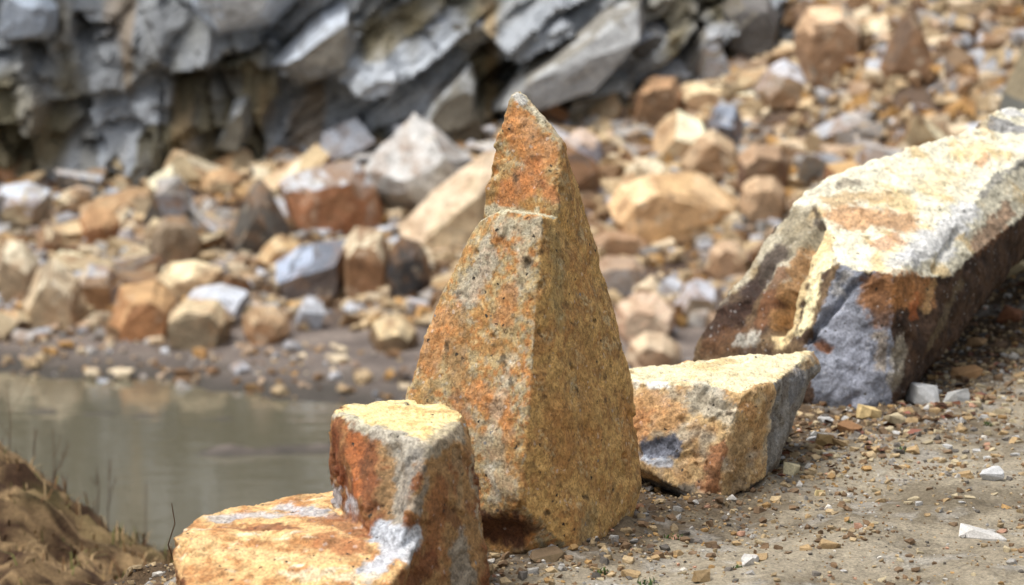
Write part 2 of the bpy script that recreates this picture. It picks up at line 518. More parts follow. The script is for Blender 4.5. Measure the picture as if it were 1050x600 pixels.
block_stains = [
    (345, 440, 350, 495, 10, lin(116, 58, 24), .85), (362, 445, 366, 505, 10, lin(170, 92, 32), .8), (378, 455, 380, 515, 10, lin(120, 66, 30), .8),
    (398, 465, 396, 525, 12, lin(150, 118, 76), .8), (415, 470, 410, 530, 14, lin(150, 144, 132), .85),
    (345, 424, 385, 438, 7, lin(186, 178, 158), .9, None), (385, 442, 435, 462, 13, lin(168, 160, 146), .95, None), (440, 460, 470, 436, 13, lin(160, 148, 128), .8, None),
    (425, 470, 428, 520, 10, lin(140, 134, 124), .7, None), (424, 478, 426, 482, 6, lin(70, 60, 50), .7, None),
    (360, 414, 450, 413, 3, lin(150, 140, 120), .7, None),
    (225, 530, 345, 508, 13, lin(170, 174, 180), 1), (290, 520, 360, 520, 14, lin(172, 176, 182), 1), (232, 541, 300, 541, 8, lin(136, 82, 46), .9),
    (335, 532, 378, 545, 15, lin(138, 78, 38), .95), (330, 555, 365, 562, 14, lin(160, 94, 46), .8), (395, 545, 418, 558, 16, lin(176, 180, 186), 1, None),
    (405, 565, 380, 588, 14, lin(176, 178, 182), .95, None), (424, 548, 412, 575, 11, lin(172, 174, 176), .9, None),
    (200, 560, 330, 575, 12, lin(224, 186, 128), .5), (290, 590, 390, 592, 6, lin(226, 206, 176), .6),
    (450, 500, 445, 560, 16, lin(140, 84, 38), .75), (470, 470, 470, 520, 8, lin(150, 122, 82), .7), (470, 560, 475, 590, 18, lin(140, 136, 126), .7),
    (440, 575, 420, 595, 14, lin(120, 64, 28), .8), (460, 525, 470, 535, 10, lin(104, 56, 26), .6), (485, 470, 493, 540, 6, lin(164, 150, 124), .7),
]
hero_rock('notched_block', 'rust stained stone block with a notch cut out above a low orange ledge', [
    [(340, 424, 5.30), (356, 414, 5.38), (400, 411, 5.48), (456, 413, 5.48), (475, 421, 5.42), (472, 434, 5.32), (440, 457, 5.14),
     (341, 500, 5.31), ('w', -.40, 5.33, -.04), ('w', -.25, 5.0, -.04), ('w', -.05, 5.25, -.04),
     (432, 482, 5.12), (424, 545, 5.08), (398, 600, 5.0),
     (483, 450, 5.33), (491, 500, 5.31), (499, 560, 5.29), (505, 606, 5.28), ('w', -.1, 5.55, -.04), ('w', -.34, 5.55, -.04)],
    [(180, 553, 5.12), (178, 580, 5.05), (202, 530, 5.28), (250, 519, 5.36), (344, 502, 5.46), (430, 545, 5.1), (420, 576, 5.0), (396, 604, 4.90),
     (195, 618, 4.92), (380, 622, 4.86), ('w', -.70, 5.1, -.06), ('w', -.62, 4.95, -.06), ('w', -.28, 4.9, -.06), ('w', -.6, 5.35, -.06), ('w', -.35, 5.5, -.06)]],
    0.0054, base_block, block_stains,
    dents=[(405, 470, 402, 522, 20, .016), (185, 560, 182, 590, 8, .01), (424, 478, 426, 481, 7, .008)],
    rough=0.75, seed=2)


# --- low flat-topped rock
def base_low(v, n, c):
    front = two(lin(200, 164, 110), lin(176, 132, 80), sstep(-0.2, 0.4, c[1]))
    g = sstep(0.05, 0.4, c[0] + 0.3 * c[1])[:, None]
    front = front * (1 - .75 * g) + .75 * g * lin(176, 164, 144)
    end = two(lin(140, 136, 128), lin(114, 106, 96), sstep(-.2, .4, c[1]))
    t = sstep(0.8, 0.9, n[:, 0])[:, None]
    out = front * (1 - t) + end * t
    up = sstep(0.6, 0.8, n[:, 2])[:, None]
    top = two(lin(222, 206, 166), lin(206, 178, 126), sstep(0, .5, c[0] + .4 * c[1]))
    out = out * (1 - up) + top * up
    dn = sstep(-0.35, -0.6, n[:, 2])[:, None]  # downward facets darkened: undercut shade put into the colour
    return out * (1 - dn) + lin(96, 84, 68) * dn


low_stains_shade = [
    (665, 415, 690, 430, 16, lin(188, 130, 70), .6), (655, 430, 655, 445, 12, lin(190, 120, 60), .6),
    (660, 460, 690, 458, 10, lin(104, 112, 128), .95), (662, 470, 685, 472, 6, lin(170, 178, 188), .8),
    (672, 392, 680, 394, 7, lin(238, 236, 230), .9, None), (650, 388, 655, 392, 6, lin(228, 222, 210), .7, None), (700, 390, 740, 400, 6, lin(206, 200, 186), .7, None),
    (715, 408, 745, 420, 16, lin(172, 166, 152), .8), (750, 418, 745, 440, 8, lin(210, 190, 160), .6), (765, 415, 770, 425, 8, lin(186, 130, 70), .7),
    (746, 420, 750, 422, 5, lin(90, 76, 60), .8), (735, 465, 728, 500, 12, lin(140, 84, 44), .85), (760, 460, 755, 500, 18, lin(156, 122, 78), .7),
    (785, 410, 778, 450, 9, lin(168, 124, 70), .7), (670, 497, 705, 508, 12, lin(92, 90, 86), .85, None), (700, 480, 705, 490, 8, lin(170, 130, 80), .7), (670, 490, 660, 488, 10, lin(196, 150, 90), .6),  # dark patch at the undercut: its shade put into the colour
    (815, 400, 822, 385, 18, lin(120, 122, 126), .7), (792, 440, 790, 470, 6, lin(108, 104, 96), .7),
]
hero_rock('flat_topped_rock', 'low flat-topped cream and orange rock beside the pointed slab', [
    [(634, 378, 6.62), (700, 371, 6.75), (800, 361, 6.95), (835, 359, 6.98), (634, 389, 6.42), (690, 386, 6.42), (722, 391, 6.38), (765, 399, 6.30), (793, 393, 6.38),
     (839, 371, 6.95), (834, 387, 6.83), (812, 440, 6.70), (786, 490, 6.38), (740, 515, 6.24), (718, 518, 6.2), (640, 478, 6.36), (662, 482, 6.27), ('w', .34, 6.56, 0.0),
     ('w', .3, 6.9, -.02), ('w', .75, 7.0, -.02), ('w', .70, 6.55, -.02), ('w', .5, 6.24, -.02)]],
    0.0056, base_low, low_stains_shade,
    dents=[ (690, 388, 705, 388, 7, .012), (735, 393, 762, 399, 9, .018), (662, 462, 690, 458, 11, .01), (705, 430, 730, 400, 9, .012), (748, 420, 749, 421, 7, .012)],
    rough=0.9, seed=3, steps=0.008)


# --- large boulder
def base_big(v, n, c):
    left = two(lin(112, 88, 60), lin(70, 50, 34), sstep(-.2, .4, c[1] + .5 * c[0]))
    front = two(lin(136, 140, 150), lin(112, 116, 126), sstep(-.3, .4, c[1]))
    right = two(lin(80, 58, 40), lin(54, 38, 27), sstep(-.3, .4, c[1]))  # rust brown, darkened to put the overhanging side's shade into the colour
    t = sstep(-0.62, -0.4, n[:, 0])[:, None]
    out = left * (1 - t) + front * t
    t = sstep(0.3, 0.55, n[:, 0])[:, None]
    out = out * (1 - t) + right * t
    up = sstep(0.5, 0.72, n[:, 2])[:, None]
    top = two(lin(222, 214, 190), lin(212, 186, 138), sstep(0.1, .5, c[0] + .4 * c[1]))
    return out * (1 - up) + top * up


big_stains = [
    (735, 335, 765, 300, 20, lin(62, 40, 28), .85, None), (770, 295, 800, 260, 16, lin(52, 34, 26), .85, None), (730, 355, 760, 345, 14, lin(100, 66, 36), .8, None),
    (810, 225, 820, 245, 16, lin(140, 128, 104), .8, None), (835, 215, 842, 240, 5, lin(64, 50, 40), .8, None), (800, 280, 780, 330, 10, lin(120, 76, 42), .8, None),
    (845, 245, 800, 345, 14, lin(214, 186, 134), .95, None), (848, 262, 822, 335, 9, lin(236, 218, 170), .95, None), (825, 250, 790, 330, 7, lin(160, 116, 66), .85, None),
    (760, 350, 775, 345, 7, lin(200, 196, 184), .7, None), (742, 308, 744, 305, 4, lin(225, 220, 210), .8, None),
    (850, 190, 835, 200, 10, lin(196, 186, 166), .8, None), (855, 205, 905, 200, 13, lin(190, 156, 108), .8), (868, 222, 925, 228, 21, lin(192, 140, 88), .85), (900, 250, 920, 245, 10, lin(196, 120, 56), .6),
    (860, 190, 880, 186, 6, lin(120, 104, 88), .7), (878, 215, 900, 235, 4, lin(150, 110, 70), .6), (950, 195, 970, 180, 14, lin(228, 204, 152), .6), (985, 160, 1010, 150, 14, lin(222, 190, 128), .6), (1005, 168, 1012, 160, 5, lin(214, 140, 64), .6),
    (932, 266, 995, 214, 14, lin(200, 200, 196), .9, None), (965, 262, 975, 250, 12, lin(190, 190, 186), .8, None), (1005, 200, 1050, 163, 4, lin(120, 118, 112), .8, None), (915, 272, 935, 262, 8, lin(196, 196, 194), .7, None),
    (1030, 115, 1048, 118, 8, lin(206, 206, 204), .8, None),
    (898, 300, 950, 300, 19, lin(156, 102, 48), .95), (892, 290, 905, 325, 13, lin(118, 76, 40), .85), (935, 320, 940, 310, 10, lin(170, 92, 34), .8), (960, 290, 950, 320, 6, lin(178, 140, 88), .6, None),
    (860, 320, 850, 345, 14, lin(150, 154, 166), .7), (880, 360, 870, 400, 20, lin(136, 140, 152), .7), (842, 352, 850, 356, 6, lin(126, 76, 38), .9, None), (925, 350, 918, 390, 10, lin(150, 140, 122), .8, None),
    (900, 345, 905, 375, 7, lin(160, 134, 92), .5), (868, 280, 858, 300, 5, lin(180, 176, 168), .7, None),
    (1000, 255, 1035, 215, 10, lin(128, 82, 44), .7, None), (955, 350, 985, 290, 8, lin(112, 96, 70), .7, None),
]
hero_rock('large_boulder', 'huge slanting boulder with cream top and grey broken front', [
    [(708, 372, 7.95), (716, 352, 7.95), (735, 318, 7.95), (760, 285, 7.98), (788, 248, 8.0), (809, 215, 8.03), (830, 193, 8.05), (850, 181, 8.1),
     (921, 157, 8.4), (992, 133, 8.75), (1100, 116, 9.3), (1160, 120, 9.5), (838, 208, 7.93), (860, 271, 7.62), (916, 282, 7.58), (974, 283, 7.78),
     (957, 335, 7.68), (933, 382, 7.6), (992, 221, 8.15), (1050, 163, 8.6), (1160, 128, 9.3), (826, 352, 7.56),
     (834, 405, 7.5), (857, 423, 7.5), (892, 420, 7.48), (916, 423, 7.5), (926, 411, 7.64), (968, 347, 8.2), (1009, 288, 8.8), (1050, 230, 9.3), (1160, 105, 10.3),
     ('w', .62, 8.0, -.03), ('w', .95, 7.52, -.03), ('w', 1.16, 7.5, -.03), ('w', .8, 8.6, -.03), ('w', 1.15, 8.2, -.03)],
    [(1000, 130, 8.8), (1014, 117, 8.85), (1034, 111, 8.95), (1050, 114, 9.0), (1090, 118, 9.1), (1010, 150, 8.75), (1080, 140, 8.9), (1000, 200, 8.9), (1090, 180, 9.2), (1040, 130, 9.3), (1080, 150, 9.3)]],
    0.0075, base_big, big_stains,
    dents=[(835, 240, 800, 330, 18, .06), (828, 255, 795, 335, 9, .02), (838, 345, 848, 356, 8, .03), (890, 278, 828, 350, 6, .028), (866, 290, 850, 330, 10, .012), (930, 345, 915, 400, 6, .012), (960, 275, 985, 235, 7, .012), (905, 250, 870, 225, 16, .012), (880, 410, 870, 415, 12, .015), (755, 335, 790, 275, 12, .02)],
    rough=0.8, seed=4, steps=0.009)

# ------------------------------------------------------------------ ground sheet
def spaced(parts):
    out = []
    for a, b, st in parts: out.append(np.arange(a, b - 1e-6, st))
    return np.concatenate(out + [[parts[-1][1]]])


def terrain_colors(v):
    x, y, z = v[:, 0], v[:, 1], v[:, 2]
    s = edge_s(x, y)
    n1 = fbm(v * 1.7 + 3, 4); n2 = fbm(v * 7 + 13, 4); n3 = fbm(v * 25 + 23, 3)
    dirt = two(lin(152, 142, 122), lin(112, 102, 84), sstep(-.3, .4, n1 + .4 * n2))
    dk = sstep(-0.95, -0.25, s + 0.3 * n2 + .2 * n1)[:, None]
    dirt = dirt * (1 - dk) + dk * lin(88, 72, 54)
    g = sstep(.15, .5, n2 + .3 * n3)[:, None]
    dirt = dirt * (1 - .5 * g) + .5 * g * lin(170, 166, 156)
    bank = two(lin(146, 122, 88), lin(64, 46, 32), sstep(-.25, .3, n2 + .8 * n3 + .3 * n1))
    gr = sstep(.2, .5, fbm(v * 2.2 + 70, 3))[:, None]
    bank = bank * (1 - .4 * gr) + .4 * gr * lin(88, 86, 48)
    w = sstep(0.15, 0.7, s + 0.2 * n2)[:, None]
    c = dirt * (1 - w) + bank * w
    mud = two(lin(126, 114, 104), lin(94, 84, 77), sstep(-.4, .4, n1 + .5 * n2))
    wet = (1 - sstep(-2.49, -2.40, z + .03 * n1))[:, None]
    mud = mud * (1 - wet) + wet * lin(62, 56, 48)
    talus = two(lin(104, 82, 60), lin(76, 58, 44), sstep(-.4, .4, n1))  # soil darkened so the shade of the stone gaps is in its colour
    tm = sstep(23.3, 24.4, y + .4 * n1)[:, None]
    f = mud * (1 - tm) + tm * talus
    m = (y > 15.5)[:, None]
    return np.where(m, f, c)


def grid(xs, ys):
    X, Y = np.meshgrid(xs, ys)
    v = np.stack([X.ravel(), Y.ravel()], 1)
    z = height(v[:, 0], v[:, 1], fine=True)
    v = np.column_stack([v, z])
    nx, ny = len(xs), len(ys)
    i = np.arange(nx * ny).reshape(ny, nx)
    f = np.stack([i[:-1, :-1], i[:-1, 1:], i[1:, 1:], i[1:, :-1]], -1).reshape(-1, 4)
    return v, f


def ground_material():
    t = NT('track_dirt')
    tc = t.n('ShaderNodeTexCoord').outputs['Object']
    col = t.n('ShaderNodeAttribute', attribute_name='Col').outputs['Color']
    a = t.noise(tc, 130, 4, 0.75); b = t.noise(tc, 28, 5, 0.7)
    c = t.mix('MULTIPLY', 1.0, col, t.ramp(a, [(0.3, 0.5), (0.5, 1.0), (0.7, 1.45)]))
    c = t.mix('MULTIPLY', 1.0, c, t.ramp(b, [(0.3, 0.7), (0.5, 1.0), (0.7, 1.22)]))
    t.l(c, t.b.inputs['Base Color'])
    t.b.inputs['Roughness'].default_value = 0.9
    t.b.inputs['Specular IOR Level'].default_value = 0.2
    nb = t.bump(b, 0.6, 0.02); nb = t.bump(a, 0.6, 0.006, nb)
    t.l(nb, t.b.inputs['Normal'])
    return t.m


def floor_material():
    t = NT('quarry_floor_mud')
    tc = t.n('ShaderNodeTexCoord').outputs['Object']
    col = t.n('ShaderNodeAttribute', attribute_name='Col').outputs['Color']
    a = t.noise(tc, 9, 6, 0.7)
    c = t.mix('MULTIPLY', 1.0, col, t.ramp(a, [(0.3, 0.7), (0.5, 1.0), (0.7, 1.3)]))
    t.l(c, t.b.inputs['Base Color'])
    t.b.inputs['Roughness'].default_value = 0.7
    t.l(t.bump(a, 0.6, 0.06), t.b.inputs['Normal'])
    return t.m


MAT_GROUND = ground_material(); MAT_FLOOR = floor_material()
xs = spaced([(-60, -14, 4), (-14, -4, .5), (-4, -1.2, .06), (-1.2, 2.5, .0135), (2.5, 6, .1), (6, 14, .5), (14, 60, 4)])
ys = spaced([(-30, 0, 3), (0, 4.8, .3), (4.8, 8.0, .0135), (8.0, 9.6, .03), (9.6, 17, .09)])
v, f = grid(xs, ys)
link('gravel_track', make_mesh('gravel_track', v, f, terrain_colors(v)), MAT_GROUND, kind='structure')
xs2 = spaced([(-60, -14, 4), (-14, 14, .1), (14, 60, 4)])
ys2 = spaced([(17, 38, .1), (38, 60, 2), (60, 140, 20)])
v, f = grid(xs2, ys2)
link('quarry_floor', make_mesh('quarry_floor', v, f, terrain_colors(v)), MAT_FLOOR, kind='structure')

# pond
t = NT('murky_pond_water')
tc = t.n('ShaderNodeTexCoord').outputs['Object']
t.b.inputs['Base Color'].default_value = (*lin(100, 96, 80), 1)
t.b.inputs['Roughness'].default_value = 0.02
t.b.inputs['IOR'].default_value = 1.5
t.b.inputs['Specular IOR Level'].default_value = 0.8
mp = t.n('ShaderNodeMapping'); mp.inputs['Scale'].default_value = (1.2, 4.0, 1)
t.l(tc, mp.inputs['Vector'])
t.l(t.bump(t.noise(mp.outputs['Vector'], 1.6, 3, 0.5), 0.07, 0.06), t.b.inputs['Normal'])
xw = np.linspace(-22, 22, 45); yw = np.linspace(8.5, 26, 36)
X, Y = np.meshgrid(xw, yw)
v = np.stack([X.ravel(), Y.ravel(), np.full(X.size, -2.5)], 1)
i = np.arange(X.size).reshape(X.shape)
f = np.stack([i[:-1, :-1], i[:-1, 1:], i[1:, 1:], i[1:, :-1]], -1).reshape(-1, 4)
link('pond_water', make_mesh('pond_water', v, f), t.m, kind='structure')


# ------------------------------------------------------------------ quarry cliff
def cells(u, w, seed):
    """jittered-grid Voronoi: returns cell random values, F1, F2 and offset from the cell centre"""
    iu, iw = np.floor(u).astype(int), np.floor(w).astype(int)
    n = len(u)
    f1 = np.full(n, 9.0); f2 = np.full(n, 9.0); cid = np.zeros(n, int); du = np.zeros(n); dw = np.zeros(n)
    for a in (-1, 0, 1):
        for b in (-1, 0, 1):
            h = _perm[(_perm[(iu + a + seed) & 1023] + iw + b) & 1023]
            cu = iu + a + 0.1 + 0.8 * (h / 1024.0); cw = iw + b + 0.1 + 0.8 * (_perm[(h + 77) & 1023] / 1024.0)
            d = np.maximum(np.abs(u - cu), np.abs(w - cw)) * 0.6 + np.hypot(u - cu, w - cw) * 0.4
            near = d < f1
            f2 = np.where(near, f1, np.minimum(f2, d))
            cid = np.where(near, h, cid); du = np.where(near, u - cu, du); dw = np.where(near, w - cw, dw)
            f1 = np.where(near, d, f1)
    r = [_perm[(cid + k * 131) & 1023] / 1024.0 for k in range(5)]
    return r, f1, f2, du, dw


def cliff_front(x):
    return np.interp(x, [-40, -7, -3, 0, 2.0, 3.5, 5.0, 7, 12, 40], [27, 29.6, 30.4, 30.2, 30.4, 31.0, 33.6, 35, 33, 28])


xs = np.concatenate([np.arange(-40, -9, .4), np.arange(-9, 9.5, .045), np.arange(9.5, 40, .4)])
zs = np.concatenate([np.arange(-2.8, 3.2, .045), np.arange(3.2, 9.0, .25)])
X, Z = np.meshgrid(xs, zs)
x, z = X.ravel(), Z.ravel()
q = np.stack([x, np.zeros_like(x), z], 1)
wx = x + .07 * fbm(q * 1.2 + 4, 3); wz = z + .07 * fbm(q * 1.2 + 44, 3)
# upright joints on one side, dipping slabs on the other
colw = (x + .5 * fbm(q * .8 + 77, 3) < -3.0).astype(float)


def bedded(ang, su, sw, dip, seed):
    ca, sa = math.cos(ang), math.sin(ang)
    u1 = wx * ca + wz * sa; w1 = -wx * sa + wz * ca
    A = cells(u1 / su, w1 / sw, seed); B = cells(u1 / (su * .45) + 3.3, w1 / (sw * .45), seed + 12); C = cells(u1 / (su * .18) + 7.7, w1 / (sw * .2), seed + 46)
    y = -0.36 * (A[0][0] - .5) + A[3] * su * (A[0][1] - .5) * 1.0 + A[4] * sw * (dip * .4 + dip * A[0][2])
    y += -0.30 * (B[0][0] - .5) + B[3] * su * .45 * (B[0][1] - .5) * 1.2 + B[4] * sw * .45 * (B[0][2] - .2) * .9
    y += -0.16 * (C[0][0] - .5) + C[3] * su * .18 * (C[0][1] - .5) * .9 + C[4] * sw * .2 * (C[0][2] - .3) * .9
    y += 0.25 * (1 - sstep(0.02, 0.10, A[2] - A[1])) * (A[0][4] > .7)
    return y, A, B


yL, AL, BL = bedded(0.06, 1.15, 1.5, .25, 11)
yR, AR, BR = bedded(0.66, 2.3, .72, .45, 29)
y = np.where(colw > .5, yL, yR)
rA = [np.where(colw > .5, a, b) for a, b in zip(AL[0], AR[0])]
rB = [np.where(colw > .5, a, b) for a, b in zip(BL[0], BR[0])]
y += 0.4 * fbm(q * .45 + 8, 3) + 0.04 * fbm(q * 4, 4)
yy = cliff_front(x) + y + 0.16 * np.maximum(z + 1.2, 0) + 0.12 * np.maximum(z - 3, 0) ** 2
v = np.stack([x, yy, z], 1)
bl = two(lin(178, 184, 190), lin(146, 149, 150), sstep(0.2, .8, rA[3]))
ol = two(lin(144, 132, 104), lin(110, 106, 86), rB[3])
mm = sstep(.0, .5, fbm(q * np.array([1.1, 1, .35]) + 60, 3) + .5 * (rA[4] - .5) + .4 * (rB[4] - .5) + .25 * colw * (0.4 - sstep(-1.2, 1.2, z)) + .12)[:, None]
cc = bl * (1 - mm) + ol * mm
st = sstep(.22, .5, fbm(q * np.array([2.2, 1, .3]) + 90, 3))[:, None]
cc = cc * (1 - .55 * st) + .55 * st * lin(168, 140, 98)
lt = sstep(.6, .8, .6 * rB[2] + .4 * rA[3])[:, None]
cc = cc * (1 - .35 * lt) + .35 * lt * lin(176, 184, 194)
cc = cc * (1 - .25 * colw[:, None])
i = np.arange(x.size).reshape(X.shape)
f = np.stack([i[:-1, :-1], i[:-1, 1:], i[1:, 1:], i[1:, :-1]], -1).reshape(-1, 4)
cliff = link('quarry_cliff', make_mesh('quarry_cliff', v, f, cc, smooth=False), MAT_CLIFF, kind='structure')


# ------------------------------------------------------------------ angular stones
def jit(c, r, a=.12):
    return np.clip(np.array(c) * (1 + a * (r.random() - .5) * 2), 0.01, .85)


def finish_stone(bm, size, r, top, side, alt, altp, chops=3, cuts=2, amp=.05, lim=(.74, .93)):
    """knock corners off the hull, break up its facets, then colour them: top colour on upward facets, side colour elsewhere"""
    for _ in range(chops):
        nrm = Vector((r.gauss(0, 1), r.gauss(0, 1), r.gauss(0, 1))).normalized()
        ext = max(v_.co.dot(nrm) for v_ in bm.verts)
        geom = list(bm.verts) + list(bm.edges) + list(bm.faces)
        res = bmesh.ops.bisect_plane(bm, geom=geom, plane_co=nrm * ext * r.uniform(*lim), plane_no=nrm, clear_outer=True)
        ed = [e for e in res['geom_cut'] if isinstance(e, bmesh.types.BMEdge)]
        if ed: bmesh.ops.contextual_create(bm, geom=ed)
    bm.normal_update()
    if cuts:
        bmesh.ops.triangulate(bm, faces=bm.faces)
        bmesh.ops.subdivide_edges(bm, edges=list(bm.edges), cuts=cuts, use_grid_fill=True)
        bmesh.ops.triangulate(bm, faces=[f for f in bm.faces if len(f.verts) > 3])
        bm.normal_update(); bm.verts.index_update()
        co = np.array([tuple(v_.co) for v_ in bm.verts]) / size + r.uniform(0, 50)
        d = np.stack([fbm(co * 1.9 + 20 * k_, 3, .6) for k_ in range(3)], 1) * size * amp
        for v_, dd in zip(bm.verts, d): v_.co += Vector(dd)
    bm.normal_update()
    me = bpy.data.meshes.new('stone')
    lay = bm.loops.layers.float_color.new('Col')
    mem = {}
    for fc in bm.faces:
        n = fc.normal
        key = (round(n.x * 2), round(n.y * 2), round(n.z * 2))
        if key not in mem:
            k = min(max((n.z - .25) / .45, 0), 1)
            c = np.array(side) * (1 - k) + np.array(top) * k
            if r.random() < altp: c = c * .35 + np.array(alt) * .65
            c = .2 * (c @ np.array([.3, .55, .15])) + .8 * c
            if c[0] - c[2] > .1: c = c * np.array([.99, 1.015, .95])
            mem[key] = jit(c, r)
        for lp in fc.loops: lp[lay] = (*mem[key], 1)
    bm.to_mesh(me); bm.free()
    return me


def random_stone(seed, size, top, side, alt, altp=.35, flat=.75, tilt=.6, cuts=1):
    r = random.Random(seed)
    bm = bmesh.new()
    pts = []
    for sx in (-1, 1):
        for sy in (-1, 1):
            for sz in (-1, 1):
                pts.append(Vector((sx * r.uniform(.25, 1.05), sy * r.uniform(.25, 1.0), sz * r.uniform(.3, 1.05))))
    for _ in range(3):
        d = Vector((r.gauss(0, 1), r.gauss(0, 1), r.gauss(0, 1))).normalized()
        pts.append(d * r.uniform(.85, 1.1))
    R = Matrix.Rotation(r.uniform(-tilt, tilt), 3, 'X') @ Matrix.Rotation(r.uniform(-tilt, tilt), 3, 'Y')
    S = Vector((size * r.uniform(.95, 1.3) * (1.25 if flat < .4 else 1), size * r.uniform(.6, 1), size * flat * r.uniform(.7, 1.1)))
    out = []
    for p in pts:
        p = Vector((p.x * S.x, p.y * S.y, p.z * S.z)); out.append(R @ p)
    hull_bm(bm, out)
    return finish_stone(bm, size, r, top, side, alt, altp, chops=4, cuts=cuts, amp=.06)


def shaped_stone(seed, w, h, d, poly, front, top, side, alt, altp, sub=True):
    """poly: convex outline in 0..1 (u right, v down); front: (scale, du, dv) of the facet that faces the pond"""
    r = random.Random(seed)
    bm = bmesh.new(); pts = []
    fs, fu, fv = front
    for (u, vv) in poly:
        X_, Z_ = (u - .5) * w, (.5 - vv) * h
        pts.append((X_, r.uniform(-.08, .08) * d, Z_))
        pts.append(((X_ * fs + fu * w) * r.uniform(.8, 1.1), -d * .5 * r.uniform(.85, 1.1), (Z_ * fs - fv * h) * r.uniform(.8, 1.1)))
        pts.append((X_ * .7, d * .5 * r.uniform(.85, 1.1), Z_ * .7 - .05 * h))
    hull_bm(bm, pts)
    return finish_stone(bm, min(w, h) * .5, r, top, side, alt, altp, chops=4, cuts=3, amp=.06, lim=(.84, .96))


BOX = [(0.03, .25), (.3, 0), (.8, .03), (1, .35), (.97, .85), (.8, 1), (.15, 1), (0, .8)]
PYR = [(.5, 0), (.38, .1), (.05, .75), (0, 1), (1, 1), (.97, .8), (.62, .12)]
SLAB = [(0, .45), (.2, .1), (.6, 0), (1, .2), (.95, .8), (.6, 1), (.15, .9)]
WEDGE_R = [(0, .6), (.25, .15), (.5, 0), (.85, .25), (1, .75), (.9, 1), (.1, 1)]
ROUND = [(.1, .2), (.35, 0), (.7, .03), (.95, .3), (1, .65), (.8, 1), (.2, 1), (0, .6)]
SHAPES = dict(box=BOX, pyr=PYR, slab=SLAB, wedge=WEDGE_R, round=ROUND)

c_tan = lin(200, 176, 138); c_cream = lin(228, 210, 178); c_brown = lin(128, 100, 72); c_org = lin(186, 138, 88)
c_rust = lin(136, 90, 54); c_grey = lin(172, 168, 162); c_blue = lin(170, 178, 190); c_dgrey = lin(104, 98, 90)
c_wht = lin(196, 200, 206); c_pink = lin(200, 174, 146); c_dk = lin(60, 54, 48); c_och = lin(192, 150, 92)

